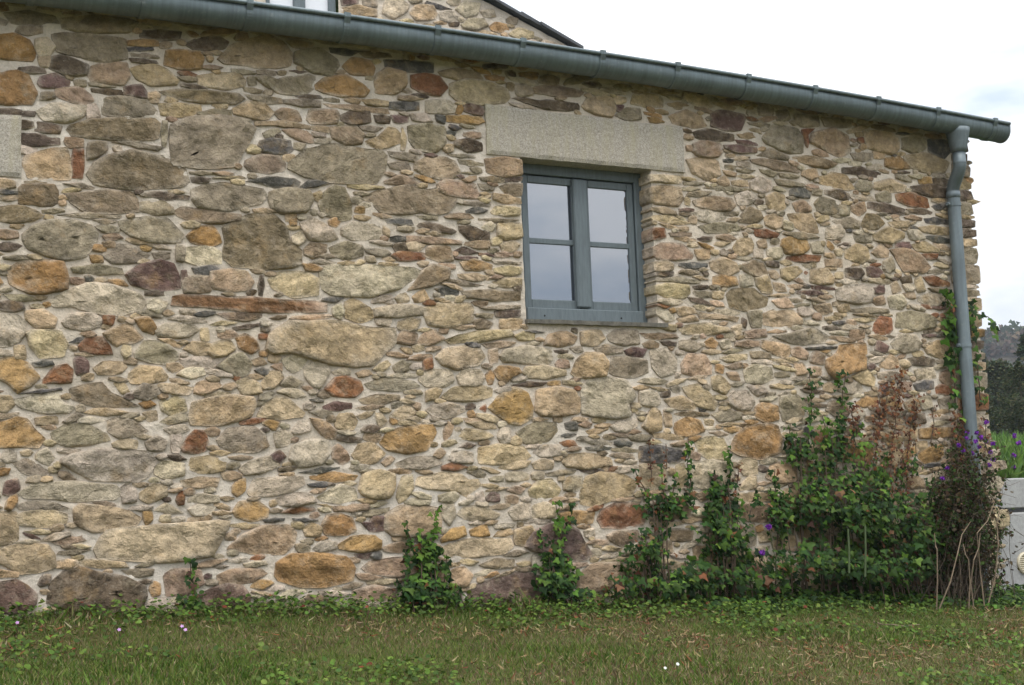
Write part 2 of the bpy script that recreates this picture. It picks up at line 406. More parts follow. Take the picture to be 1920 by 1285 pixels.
# ------------------------------------------------------------------ rubble stones: colour code and outline, read per field of the wall
STONES = {
(0,0): """
g 3 10 20 9 40 12 44 18 30 20 10 18;g 46 14 70 12 95 14 104 17 96 25 60 24 48 22;k 82 19 100 20 104 24 98 27 84 25;b 107 23 136 24 134 30 115 30 106 28;u 0 27 10 26 22 31 26 41 23 46 14 45 0 43 -12 38 -10 30;g 15 20 31 20 31 25 20 26 12 24
w 27 30 36 29 41 36 37 41 30 42 27 36;g 40 26 50 25 94 29 95 44 80 47 62 43 44 39 41 32;t 29 43 38 42 36 50 31 50;d 40 43 46 42 66 49 64 57 54 57 38 52 38 46;d 14 51 32 51 34 55 22 55 14 53;o 96 31 118 30 119 35 97 35;k 96 36 114 36 115 38 98 39;g 99 40 118 42 119 44 100 43;d 98 44 118 46 118 48 100 47
o 126 38 150 39 153 44 150 52 138 52 124 49;d 139 33 150 29 165 28 172 32 168 37 148 38;n 70 50 85 47 95 48 97 58 92 64 70 62 67 58;t 98 52 112 48 124 52 134 60 132 64 112 64 104 60;u -10 60 0 56 12 54 20 56 27 70 23 78 12 78 -8 78;p 31 58 42 56 52 61 51 65 32 66 29 63;g 56 61 64 61 64 65 57 65;g 67 62 87 64 86 66 68 65
n 43 67 60 66 68 72 70 76 64 79 46 74 42 71;d 69 67 91 68 92 72 70 70;p 94 66 106 64 110 70 110 74 94 71;m 120 69 135 67 160 69 178 70 184 75 175 79 140 76 128 73;g 32 70 40 70 41 74 31 75;w 28 84 40 78 65 80 62 88 52 92 34 91 30 87;w 66 80 72 79 75 88 66 89;g 77 74 90 73 110 76 118 84 116 88 78 87
t 120 78 150 79 151 84 140 88 122 87;d -8 81 0 82 26 84 25 88 -8 86;d 13 91 24 92 25 96 14 97;d 28 92 46 95 44 101 27 99;d 13 100 44 104 44 109 20 110 14 105;m 51 95 70 90 115 89 120 93 118 105 100 106 55 103 51 98;g 122 92 126 92 125 110 122 109;g 129 95 140 90 165 88 178 90 192 97 186 108 175 125 150 126 130 124
n 50 104 62 105 62 111 52 111 49 107;g 84 107 100 107 122 111 118 114 98 110;m 67 108 80 107 80 113 73 118 66 120;r 55 113 63 113 62 134 54 133;l 20 118 38 113 50 112 53 125 52 135 22 134 18 124;o 10 120 17 122 15 130 12 133 9 130;m 66 131 72 122 84 117 100 114 112 117 125 118 138 126 142 138 135 141 90 142 72 139;w 12 110 27 112 26 116 14 115
""",
(400,0): """
t 4 44 15 34 40 27 52 32 58 40 57 50 45 51 10 48;g 62 39 80 37 92 45 94 50 88 57 75 54 62 48;o 97 50 105 44 118 46 121 52 119 57 104 56;k 129 45 165 47 165 55 150 54 130 51;k 88 36 110 39 103 42 89 40;g 14 52 30 54 31 56 15 55;g 33 53 46 54 46 57 34 56;d 57 53 71 54 66 55 58 54;y -12 57 0 56 18 55 24 61 23 65 10 67 -10 65
g 31 58 40 57 45 61 70 56 76 58 74 68 68 71 50 70 40 65;g 26 59 30 58 32 63 27 64;o 77 64 84 59 100 57 112 64 117 69 113 73 95 72 84 70 78 68;l 124 56 130 52 144 55 145 64 138 70 122 70 122 62;r 149 57 160 56 170 58 176 66 170 72 158 70 150 66;g 23 66 36 68 35 70 24 69;g 24 71 50 74 52 78 44 78 28 75;g 53 75 80 76 80 81 66 80 54 78;g 84 74 94 75 94 77 84 76
t 83 78 100 79 130 82 132 86 120 85 88 81;t 112 75 131 76 131 80 116 79;k 133 77 154 77 154 83 142 83 133 82;t 15 82 26 77 38 78 45 85 40 90 28 89 16 86;n 46 85 52 82 63 84 66 91 58 92 50 89;n 73 83 92 83 95 88 92 93 74 93 71 90;d 96 87 104 84 117 84 118 92 104 94 97 92;d 121 87 133 88 132 93 123 92;p 134 87 146 88 146 92 136 92;w 148 86 160 86 165 92 150 91
g 0 83 13 83 13 88 -10 88 -12 85;t 32 91 60 92 73 95 72 98 50 95 32 95;t 74 95 87 96 86 100 75 98;t 88 96 106 95 113 101 111 108 100 109 90 104;g 110 95 128 96 122 99 112 98;t 115 106 125 103 132 96 138 98 140 101 139 108 125 112 116 109;t 142 96 145 104 144 113 141 112;g 147 95 160 94 174 96 174 108 168 114 154 113 148 106;g 38 100 48 97 50 100 40 104;n 52 98 68 98 75 104 74 108 66 106 58 103
g 76 105 89 104 87 108 77 108;k 36 106 44 105 58 106 60 113 55 116 38 115 34 110;g 61 108 69 109 66 113 61 112;m 25 121 35 117 50 118 54 124 52 129 40 130 28 129 24 125;g 58 122 70 113 90 109 105 112 125 113 130 118 128 130 122 138 90 137 70 133 57 127;g 132 114 155 117 153 122 134 118;g 132 123 146 122 148 128 134 127
""",
(800,0): """
y 18 63 30 60 46 62 60 67 62 74 58 78 40 78 24 76 18 71;t 9 54 20 52 38 54 42 60 30 61 12 58;k -2 49 8 51 6 55 -2 55;o 44 57 58 58 57 61 46 60;o 70 55 84 55 82 60 71 58;m 80 66 90 64 110 67 118 70 114 73 94 72 82 70;d 64 74 72 73 85 76 100 76 114 78 114 83 105 84 90 82 76 78;y 117 80 122 74 138 73 142 82 139 88 128 86 119 83;p 143 80 148 80 146 84 143 83;g 142 87 150 82 160 82 161 90 150 90
p 29 79 40 79 43 84 41 87 29 84;w 0 76 16 76 22 80 20 85 10 85 0 85;o 24 79 27 82 25 86 22 85;o 15 87 40 88 43 92 38 94 16 92;k 7 87 13 88 13 93 8 91;g 0 87 6 87 5 93 0 92;k 18 94 26 97 20 98 17 96;n 28 100 40 100 40 104 32 104 28 102;d 22 106 32 105 41 108 41 114 30 114 21 110;k 16 99 22 99 20 102 16 101
g 16 116 34 117 36 119 20 118;t -8 122 0 119 14 119 21 122 25 131 18 135 0 133 -8 128;g 24 120 42 123 42 125 26 124;n 44 120 60 119 71 121 71 132 58 133 46 130
""",
(0,300): """
t -4 14 10 16 11 21 2 21 -4 20;g 19 16 35 17 33 18 20 18;m 15 21 18 19 40 19 43 24 42 33 38 35 25 33 15 33;k -4 23 14 24 13 26 -4 25;g 48 18 62 18 71 21 66 22 52 19;m 49 25 62 25 80 23 98 24 103 30 105 39 90 40 65 39 55 33;d 106 26 115 24 142 27 141 30 125 30 107 28;g 143 9 160 9 160 11 144 11;d 144 13 158 14 156 17 145 17;g 145 22 155 19 165 18 185 20 198 22 200 28 195 33 170 38 150 36 145 30
g 106 32 122 31 130 36 130 41 116 41 106 38;m 131 39 138 35 155 38 175 40 181 41 180 46 165 48 145 46 135 43;m -6 36 16 35 26 38 32 42 24 46 10 47 -6 46;g 32 38 46 37 48 39 40 40 33 40;g 40 42 60 40 92 42 88 44 60 43;g 70 45 88 46 80 48;g 18 56 25 50 40 46 55 46 68 50 73 56 71 64 62 73 50 75 35 72 22 67 18 61;g 90 46 104 44 125 44 138 57 134 62 115 62 100 58 92 52;g 72 50 80 49 89 51 89 54 78 54
n 78 57 88 56 92 59 80 60;u 141 57 150 51 160 50 164 56 166 62 158 65 145 62;n -4 53 13 54 13 59 -4 59;d -5 63 12 63 16 65 10 68 -5 68;g 3 73 20 72 21 75 4 75;n 78 62 86 62 86 66 78 65;g 77 71 88 64 104 66 112 72 103 77 85 78;g 115 70 127 70 127 74 118 75;g 133 64 139 66 138 76 133 75;w 141 66 160 66 166 70 166 78 150 79 140 76;o 68 72 76 73 77 77 70 77;u 6 83 14 78 35 76 47 77 51 90 50 97 35 100 22 100 8 93
g 54 81 75 79 92 82 92 86 75 86 56 85;p 95 86 105 80 120 76 130 79 134 88 135 97 120 98 100 94;n 54 89 63 90 62 93 54 93;o 80 90 92 91 96 95 88 94;d 110 99 124 99 124 102 110 102;w 37 107 50 99 68 93 85 95 105 101 109 108 105 113 90 117 70 114 55 110 42 111;m 140 88 158 88 158 99 139 100 138 94;k 145 81 160 80 168 84 160 87 148 86;p 137 84 140 84 140 92 137 91
h 131 102 140 101 190 104 235 106 246 108 245 115 200 115 160 112 130 110;g 3 101 25 103 27 106 10 106;d -4 107 15 107 18 112 12 114 -4 112;w 111 106 118 105 126 108 120 115 112 112;w -6 118 12 117 18 122 18 130 14 136 4 140 -6 139;l 20 114 32 113 42 119 40 126 28 126 20 120;w 47 122 54 116 70 116 76 120 74 126 62 128 50 126;r 78 118 86 118 84 124 78 123;o 104 119 112 119 117 126 115 131 108 128 101 120
""",
(400,300): """
g 0 13 20 12 24 14 0 14;k 24 16 40 13 60 14 65 17 62 21 45 20;k 66 20 72 16 85 16 88 18 75 20 68 22;g 43 24 55 22 72 23 74 31 70 39 52 40 44 36 42 30;g 82 27 90 20 98 22 103 32 103 44 96 45 88 42 82 40 80 34;t 74 27 80 24 82 26 79 31;o 108 36 113 36 113 40 107 39;m 111 29 125 23 145 20 160 23 172 20 182 25 182 33 175 40 165 41 155 39 140 41 125 39 120 33;n 129 16 140 12 150 14 155 18 145 19 130 18
m 8 51 22 44 38 41 45 42 53 50 56 60 65 68 65 78 58 81 38 81 15 80 9 74 10 62;w 66 48 73 43 88 52 93 59 88 61 73 60 67 52;o 58 46 62 44 62 49 58 49;o 87 46 92 44 95 47 92 50 88 49;w 60 58 66 54 69 60 64 64 60 62;w 97 51 105 47 122 48 127 54 124 59 105 60 97 57;t 128 50 132 53 132 58 128 55;m 69 67 74 63 85 64 84 70 75 74 69 71;k 130 45 148 45 150 49 132 48;g 139 50 151 51 150 54 139 53
k 134 58 144 58 144 61 134 61;n 146 57 165 58 186 61 186 64 160 63 146 62;g 88 66 100 62 112 65 112 72 100 75 90 72;g 114 67 130 68 133 71 128 73 116 70;d 135 64 143 63 146 68 138 69;g 115 73 120 73 122 77 115 76;r 134 72 140 69 158 70 159 75 140 76;o 67 78 78 80 82 82 79 84 70 83;w 81 81 90 79 110 80 150 81 156 84 150 90 140 97 115 103 90 102 82 97 81 88
m 158 84 165 79 178 82 176 90 162 95 145 99 152 92;l -2 84 15 83 24 84 30 92 26 98 10 98 0 97 -2 90;d 35 88 38 88 37 102 34 101;y 42 90 50 85 70 85 79 90 78 102 60 103 45 97;k 82 104 98 104 92 107 82 106;m 3 116 10 115 38 115 38 119 25 121 12 120;d 15 126 35 123 36 125 18 128;m 42 119 54 117 54 119 46 120;w 90 112 96 108 98 113 96 120 91 117;t 100 107 105 105 118 112 120 119 112 122 100 119 99 112
w 121 112 132 110 150 109 157 111 157 117 140 118 122 119;w 137 104 145 99 147 106 140 108;l 150 103 158 98 162 105 152 107;t 140 122 150 119 156 120 152 128 141 128 139 126;w 122 120 134 120 132 125 124 124
""",
(600,300): """
d 104 2 122 3 121 5 108 4;n 89 18 95 15 116 18 119 27 116 29 95 27 89 24;g 104 9 120 10 118 11 105 10;n 107 15 117 12 117 15 110 17;g 120 13 138 13 138 17 122 16;d 140 13 152 13 151 16 140 17;g 119 18 130 20 130 23 122 22;m 135 20 142 18 152 18 151 27 140 26;g 84 29 95 27 106 29 104 35 92 34 84 32;g 108 31 128 33 127 35 108 34;k 110 38 118 36 126 38 122 40 111 40;g 83 37 98 37 97 40 85 39
l 131 25 150 29 151 33 138 32 131 30;y 129 39 133 35 150 36 149 42 130 41;g 118 44 150 45 140 47 120 46;d 75 48 82 47 98 52 102 54 98 56 80 52 74 50;d 105 50 115 50 127 55 127 60 112 60 106 54;g 72 42 88 42 88 45 76 44;g 104 46 113 46 112 48 104 48;y 134 48 151 48 152 58 140 60 134 57;m 109 62 127 61 127 67 116 66 109 64;n 81 66 88 64 97 66 100 76 90 76 80 73
d 100 69 108 66 119 70 112 71;p 102 73 118 73 118 75 103 75;p 120 70 132 72 131 73 120 72;y 136 64 145 61 150 64 146 69 138 69;o 106 77 115 75 129 79 128 83 110 83;n 90 78 101 79 101 82 90 82;r 90 83 101 84 101 87 91 86;t 104 86 120 86 128 87 127 91 115 91 105 89;g 130 76 151 77 150 79 132 78;y 131 82 140 80 152 81 150 86 140 87 132 85;y 130 92 140 89 151 89 151 95 135 95
g 91 88 105 91 125 95 118 96 95 91;k 86 97 95 96 104 99 103 102 92 101;m 107 99 120 98 150 99 150 106 130 106 110 104;t 78 112 90 108 112 108 115 112 114 122 95 126 82 124 79 118;g 120 111 150 109 150 112 125 113;d 132 114 150 113 150 118 140 119 133 118;g 117 116 130 116 129 119 118 118;m 115 121 122 120 130 123 126 127 118 127;l 136 120 152 120 150 127 140 128 136 126
""",
(1200,200): """
o 3 4 15 6 16 9 4 6;t 22 7 35 3 45 7 50 15 40 16 25 13;o 6 8 14 9 18 12 8 12;p 54 5 60 3 78 6 79 9 75 18 65 18 54 15;d 40 19 50 17 70 21 70 26 50 26 42 24;d 32 17 38 18 38 20 33 19;n 40 28 50 25 60 28 62 34 58 38 45 38 40 34;t 34 21 40 23 39 25 33 24;g 92 24 100 14 118 17 122 24 122 35 112 35 95 28;g 81 12 98 13 97 16 83 14;y 80 17 90 17 91 21 82 19;t 73 21 84 20 88 24 76 24;p 72 25 88 27 88 30 74 28
p 63 29 75 29 88 31 87 35 72 35 64 32;t 64 36 71 36 71 38 64 38;r 122 18 132 17 126 20 126 31 124 26;l 130 20 145 17 156 22 158 34 150 38 138 32 128 27;g 102 4 110 3 112 10 104 11;g 117 6 134 7 134 15 122 15 117 11;g 136 8 160 10 158 16 140 15;g 92 35 98 32 112 38 110 41 96 38 88 37;m 83 40 92 39 108 42 122 48 118 50 100 47 86 43;n 115 38 125 37 140 40 148 44 140 47 124 43 115 41
t 35 40 45 39 58 40 60 52 50 55 40 50;k 62 40 70 40 69 42 63 42;g 73 42 82 42 83 46 74 45;g 64 44 72 45 71 48 64 47;g 73 47 87 48 82 50 73 49;n 62 48 72 50 71 53 64 51;g 90 47 104 50 100 53 92 50;g 105 50 120 52 118 54 106 53;l 122 49 132 47 134 53 128 55 122 52;l 135 53 145 50 155 52 161 62 156 63 142 60 135 58;t 58 56 64 52 67 57 66 60 60 60;t 69 56 80 56 81 60 70 59
w 83 57 90 53 98 56 99 62 92 65 84 62;g 101 54 110 56 124 58 122 61 104 59;k 113 63 120 61 128 64 127 69 118 68 113 67;g 130 62 137 63 136 67 130 66;d 139 63 150 63 157 66 156 71 145 68 139 66;g 47 61 65 60 82 62 82 64 60 64;y 8 51 20 52 32 52 30 58 15 57 8 57;t 5 61 15 60 30 61 32 70 28 75 12 73 5 71;g 33 57 50 57 45 59 34 59;n 40 71 50 68 68 69 71 76 66 79 50 77 42 75;t 34 69 37 70 37 74 34 73
w 72 67 80 64 86 68 84 73 74 74;t 95 68 102 65 108 67 109 76 104 79 96 76;n 115 73 122 71 128 76 128 79 118 79;g 131 73 136 68 146 71 150 78 146 81 134 80;g 150 74 158 76 157 82 150 82;t 8 76 18 76 26 79 27 82 15 80 8 78;p 30 77 40 77 40 79 30 79;m 30 80 38 80 38 82 30 82;w 40 80 50 78 62 80 64 84 52 87 45 86;m 76 82 82 76 90 79 92 84 88 87 75 87;g 63 80 74 79 73 82 64 82;t 93 84 100 81 107 84 106 90 102 92 95 89
t 111 81 128 81 132 88 134 95 125 95 116 90;y 9 82 20 82 38 88 30 89 12 86 8 84;g 44 90 55 88 72 88 76 93 66 95 50 95;r 9 92 18 92 19 98 10 100;m 22 95 38 95 38 98 24 98;d 42 99 54 98 53 101 44 101;r 84 92 95 93 104 96 102 99 88 98;g 108 94 130 96 135 99 120 100 108 96;w 140 92 150 89 154 95 150 100 140 99;t 70 106 74 100 82 98 85 104 83 110 76 112 71 110;o 107 100 115 98 125 101 127 107 122 111 110 111 106 105
t 88 102 94 100 95 106 90 106;w 128 103 136 102 138 110 130 110;o 141 101 146 106 144 108 141 105;n 10 106 18 103 32 104 40 112 38 115 15 115 9 112;l 41 108 52 108 52 114 44 115 42 111;o 43 102 55 106 54 108 46 105;w 96 108 106 106 107 112 103 115 96 112;w 85 109 92 107 92 114 86 114;r 110 113 125 112 136 112 134 117 118 117 110 115;k 29 118 50 118 50 121 36 122 30 120;y 6 117 20 116 25 119 24 123 10 124
t 53 117 62 114 72 118 74 124 66 127 54 123;m 77 119 85 116 92 118 96 126 88 128 78 124;d 94 117 104 117 104 121 96 120;n 140 115 152 115 152 121 140 120;g 122 119 132 117 132 121 124 122;d 150 104 158 102 158 105 149 105
""",
(1520,200): """
g 69 24 80 23 87 25 86 32 78 35 69 32;k 88 25 105 26 106 33 100 39 89 34;t 40 18 60 20 66 25 66 32 60 36 42 31;t 70 37 85 35 98 39 104 42 100 50 85 49 72 45;o 56 39 66 38 74 43 74 47 62 47 56 45;g 30 35 46 35 46 41 34 41;l 47 34 55 35 55 39 48 39;d 24 46 38 46 52 50 51 55 40 52 24 50;g 33 60 38 55 45 57 46 62 42 64 34 63;y 48 57 60 55 71 60 71 64 58 64 48 62;g 64 51 76 54 75 57 64 54;o 81 55 90 53 91 58 82 58
d 92 54 104 55 102 60 92 58;d 75 60 90 59 104 62 104 69 90 68 76 64;g 49 66 56 64 60 66 60 72 50 71;r 64 66 75 65 87 69 89 77 75 75 65 71;n 30 75 40 72 41 79 36 82 31 79;d 43 72 55 73 70 77 71 82 58 80 43 77;d 72 77 85 77 92 80 90 82 74 80;g 16 86 28 83 37 87 36 92 25 91;m 38 89 42 81 50 82 55 88 50 92 40 92;k 83 84 95 84 104 86 104 89 84 88;t 58 87 73 86 73 91 62 91;t 80 91 88 90 104 91 103 97 85 95
t 46 97 58 91 70 95 70 99 60 103 48 101;k 85 98 92 97 105 100 105 103 92 102;g 32 97 45 96 46 102 34 102;p 64 103 74 102 75 107 64 106;t 76 104 86 102 97 108 95 110 80 109;r 84 111 95 111 94 115 86 115;t 26 108 34 104 42 106 44 115 38 118 26 114;t 46 110 53 104 58 108 58 113 50 113;n 60 108 70 107 82 112 90 121 85 125 70 124 65 116;g 55 117 61 113 63 122 58 126 55 122;p 42 121 50 121 54 125 50 129 43 127;d 26 122 36 121 40 126 36 130 27 128
d 107 29 117 29 118 34 107 34;d 107 36 117 36 117 41 107 41;g 107 42 116 41 119 47 118 53 107 53;t 107 54 112 53 120 58 120 62 107 62;d 107 63 120 64 122 70 107 70;g 107 73 120 73 122 81 107 81;d 107 84 124 86 123 91 107 90;d 107 92 124 93 124 98 107 98;t 107 100 125 100 125 105 107 105;g 107 107 124 107 126 112 124 118 107 118;g 107 120 126 120 127 133 107 133
""",
(1520,500): """
t 0 2 12 2 17 8 16 13 6 13 0 12;y 18 5 24 4 24 9 19 9;d 67 9 75 7 76 12 70 13;p 48 16 55 14 55 20 49 20;t 60 14 64 11 68 18 62 20;r 85 8 92 7 104 12 104 15 90 14;t 78 10 83 8 86 18 80 19;m 88 16 104 17 104 20 92 19;w 19 17 30 15 42 14 47 18 45 27 36 28 20 26;l 47 24 54 22 56 28 50 29 47 27;w 58 23 68 21 72 28 68 32 60 31;g 80 23 90 20 104 23 103 29 88 29 81 26;p 92 30 101 30 101 32 92 32
g 30 32 45 31 58 32 58 35 40 35 30 34;t 20 30 28 28 29 33 22 35;t 2 30 14 28 16 34 8 36;g 65 35 75 34 88 36 94 40 93 46 80 48 64 46;r 91 36 96 35 95 38 91 38;r 48 43 52 38 60 39 61 48 58 51 46 50;n 30 48 40 48 40 54 32 55 29 52;y 95 44 104 39 106 46 98 48;k 16 42 25 41 26 43 18 44;g 60 58 68 51 78 52 83 58 80 63 70 65 63 62;p 84 51 94 51 94 53 85 53;p 48 60 50 56 58 60 56 65 48 63;l 86 62 95 56 105 58 107 66 98 69 88 66
o 12 70 20 66 22 60 32 59 41 58 41 70 40 77 28 80 20 85 14 80 11 75;l 52 74 60 66 65 70 66 76 52 77;d 73 69 85 68 93 70 92 75 76 74;g 50 80 60 79 72 82 74 85 60 86 51 84;w 78 78 92 76 94 84 80 85;n 98 80 108 77 109 86 102 90 97 85;y 30 83 42 78 48 84 47 90 38 88;r 94 91 98 89 110 91 108 96 94 96;k 77 89 84 86 92 86 92 92 80 94;p 52 90 58 88 57 96 52 98;n 66 88 76 87 75 93 66 94;o 33 103 42 98 50 98 50 104 40 106
t 70 103 78 98 81 106 74 109;g 80 99 90 97 91 106 84 108;g 96 100 108 98 109 105 98 107;d 71 112 85 110 86 118 72 118;w 30 112 38 107 41 112 36 116;m 24 122 34 120 38 127 28 128;o 82 122 106 121 108 128 82 130;t 69 122 80 122 79 130 69 131;g 110 18 126 18 127 22 110 22;t 110 24 128 24 128 33 110 33;m 110 36 128 36 128 45 110 45;o 110 47 130 47 130 53 110 53;d 110 56 130 56 129 62 110 62;g 110 65 130 65 130 70 110 70;t 110 72 131 72 131 78 110 78;g 110 80 132 80 132 92 110 92;r 111 96 133 96 133 108 111 108;g 111 111 133 111 134 120 111 120;m 112 122 134 122 135 130 112 130
""",
(1200,500): """
o 55 8 62 6 72 8 73 14 65 15 55 14;d 5 4 25 4 24 7 8 7;g 10 9 30 8 46 11 44 13 28 12 12 11;y 10 14 20 13 36 14 37 20 33 24 20 23 11 20;g 40 19 53 19 53 23 42 23;t 54 19 63 19 62 24 55 24;m 65 21 70 17 85 17 90 21 96 24 94 30 80 33 68 31;w 75 7 84 6 85 14 76 15;t 86 9 96 7 99 16 99 20 92 19 88 15;t 100 12 108 14 110 19 102 18;t 106 2 118 0 122 4 112 11 107 8;l 99 26 110 23 116 31 104 31;d 40 15 50 14 50 17 42 17
n 111 14 122 14 120 17 112 16;p 128 14 146 16 146 18 130 17;g 110 24 124 25 122 27 112 26;w 13 32 22 34 26 40 20 41 14 36;l 25 31 40 31 42 35 30 37;t 28 39 40 37 44 41 30 42;t 43 34 55 36 74 38 72 42 60 39 46 40;g 81 34 91 33 91 45 84 45;t 92 36 100 33 115 33 121 40 121 44 105 46 93 44;d 77 39 80 41 79 46 77 44;t 126 30 144 28 145 34 130 36;t 29 47 35 44 50 43 66 46 68 49 55 51 33 51;y 14 44 27 44 26 49 14 46;y 69 46 76 44 76 50 72 52
n 78 49 94 47 95 53 80 54;g 100 52 115 50 130 46 141 52 138 58 115 58 102 54;n 0 50 26 51 28 54 5 55;n 2 58 8 56 14 58 13 61 4 61;d 15 56 27 57 26 60 18 59;g 30 56 40 56 46 61 40 64 30 62;o 49 57 54 54 58 58 56 62 50 60;w 59 57 66 55 69 60 62 62;n 72 57 78 56 91 56 91 60 80 61 72 60;k 125 61 148 60 147 62 126 63;m 83 64 98 65 98 69 84 69;y 60 69 70 66 80 66 80 70 66 72;l 113 62 120 61 126 65 125 70 115 67
n 128 68 132 64 139 66 138 74 128 72;l 31 74 36 66 48 67 53 74 53 81 42 82 32 80;o 57 74 63 75 62 80 57 79;m 64 75 76 72 77 76 68 77;n 65 80 72 80 75 86 68 84;w 78 78 85 74 98 76 100 85 90 88 80 87;l 116 73 122 73 126 80 118 82;l 128 76 136 76 136 82 129 82;g 101 80 112 80 112 83 102 83;y 54 84 60 82 68 90 64 96 55 92;w 8 64 20 62 27 70 26 80 16 83 10 76;w 67 99 72 94 80 94 86 102 82 108 72 107 67 103;w 80 90 92 90 96 95 88 97
t 32 91 44 89 52 96 58 103 55 108 46 106 38 100;t 18 100 32 98 42 104 40 108 25 107;w 0 94 12 94 15 102 12 105 0 104;o 87 106 92 103 103 105 104 115 95 117 86 113;d 121 92 138 93 138 96 124 95;g 106 98 118 97 125 104 122 112 108 116 106 108;t 119 97 126 101 124 103 120 101;g 54 111 65 108 75 110 76 115 60 117;t 4 116 10 106 15 110 16 122 8 125 2 120;t 18 108 23 112 24 120 19 120;o 27 118 35 114 44 116 48 124 40 127 28 127 26 122;y 48 115 55 116 54 120 49 119
""",
(1200,800): """
u 69 14 72 7 80 1 95 -2 103 0 106 10 104 20 90 24 74 21 69 18;y 42 12 50 8 62 9 65 16 64 24 52 24 44 20;k 0 15 10 14 30 18 35 23 28 27 8 27 0 26;n 23 13 36 10 35 14 25 15;y 0 29 12 28 20 34 18 45 8 47 0 44;y 27 30 33 28 36 40 30 48 28 42;w 38 28 50 26 66 27 70 36 66 45 50 47 40 44;y 74 28 80 23 88 26 88 36 78 36;y 75 46 82 38 87 38 87 46 76 48;l 98 30 108 27 118 32 116 42 102 42 95 38;n 42 52 50 48 53 52 46 56;t 70 50 100 50 101 56 72 57
n 74 58 96 58 96 72 76 70;m 20 77 40 78 38 86 24 86;g 76 78 86 73 87 90 77 90;t 88 80 98 78 98 86 90 87;t 84 100 95 98 97 110 90 114;r 130 4 142 2 140 14 130 14;o 125 50 134 52 132 60 125 60;n 40 90 60 92 58 104 42 103;t 104 62 118 60 120 72 106 72;n 118 88 136 86 136 98 120 99
""",
(0,600): """
y 20 10 25 8 45 9 50 18 47 27 30 28 24 20;y 11 20 18 20 19 29 12 29;r 59 20 65 14 76 13 82 20 84 26 72 25 62 24;k 52 17 62 13 65 15 56 17;l 78 10 92 4 98 4 107 14 100 17 92 17 88 20 82 15;y 92 18 98 20 98 26 94 29 92 24;w 117 8 125 3 145 4 150 8 140 13 120 13;y 151 7 156 7 157 15 152 15;g 102 25 110 16 125 18 133 25 133 30 125 33 112 31 103 29;l 119 14 128 15 137 19 134 21 124 17;t 138 22 145 17 158 18 158 26 148 26;o -10 32 0 30 10 29 20 33 29 43 22 50 12 54 5 46 -10 40
k 25 32 38 31 40 34 27 35;r 34 44 42 36 50 34 54 38 53 47 40 47 33 48;p 56 30 60 27 66 32 66 39 58 41;t 62 41 70 41 69 45 62 45;t 71 36 78 32 92 32 95 36 90 40 75 41;l 98 40 105 35 120 36 126 43 124 46 100 48 97 45;w 136 29 150 28 165 30 160 36 138 35;w 133 41 140 37 152 36 154 41 144 44;t 86 48 92 47 97 54 92 55;k 14 56 30 53 46 51 46 53 30 55;m 53 52 65 49 77 48 82 55 90 58 104 65 80 66 65 63 55 60;g 101 55 108 48 118 50 120 56 110 60 102 58
w 10 60 28 57 44 56 46 62 56 66 50 70 30 69 16 66;y -4 58 8 58 10 64 4 69 -4 68;u 105 63 112 61 117 64 110 66;y 108 70 117 69 118 75 112 76;y 121 62 130 58 138 60 140 68 130 72 122 68;g 120 77 132 71 141 71 140 76 128 78;l 143 72 146 62 160 59 175 57 190 58 192 65 188 73 165 79 145 79;o -10 79 6 77 12 74 20 76 25 82 33 90 28 96 12 95 -10 95;t 27 74 42 73 43 78 28 79;g 48 76 58 70 62 72 52 78;g 39 85 50 79 65 79 80 86 82 91 70 93 52 95 42 92;g 80 76 90 74 100 76 111 84 104 86 90 89 82 84
y 85 93 92 90 103 91 102 97 86 96;g 110 92 118 88 126 92 122 98 112 98;w 129 88 136 87 135 99 130 99;r 137 96 146 84 153 84 156 92 154 98 146 100 139 99;w 124 82 138 79 142 83 130 86;w 28 101 35 97 40 104 36 109 28 105;w 1 104 6 97 11 100 12 106 5 107;g 10 108 20 105 38 115 34 118 18 115;w 44 106 55 101 75 98 112 99 117 107 110 118 102 122 82 120 70 120 55 113 46 108;d 125 102 134 102 140 105 132 106;t 142 112 145 104 160 103 170 108 168 114 150 115;w 117 112 122 107 138 108 138 117 124 119 117 116
m 44 114 50 115 57 120 52 121 45 118;u -4 113 7 112 5 116 -4 117;l 136 121 150 119 165 119 162 126 140 126
""",
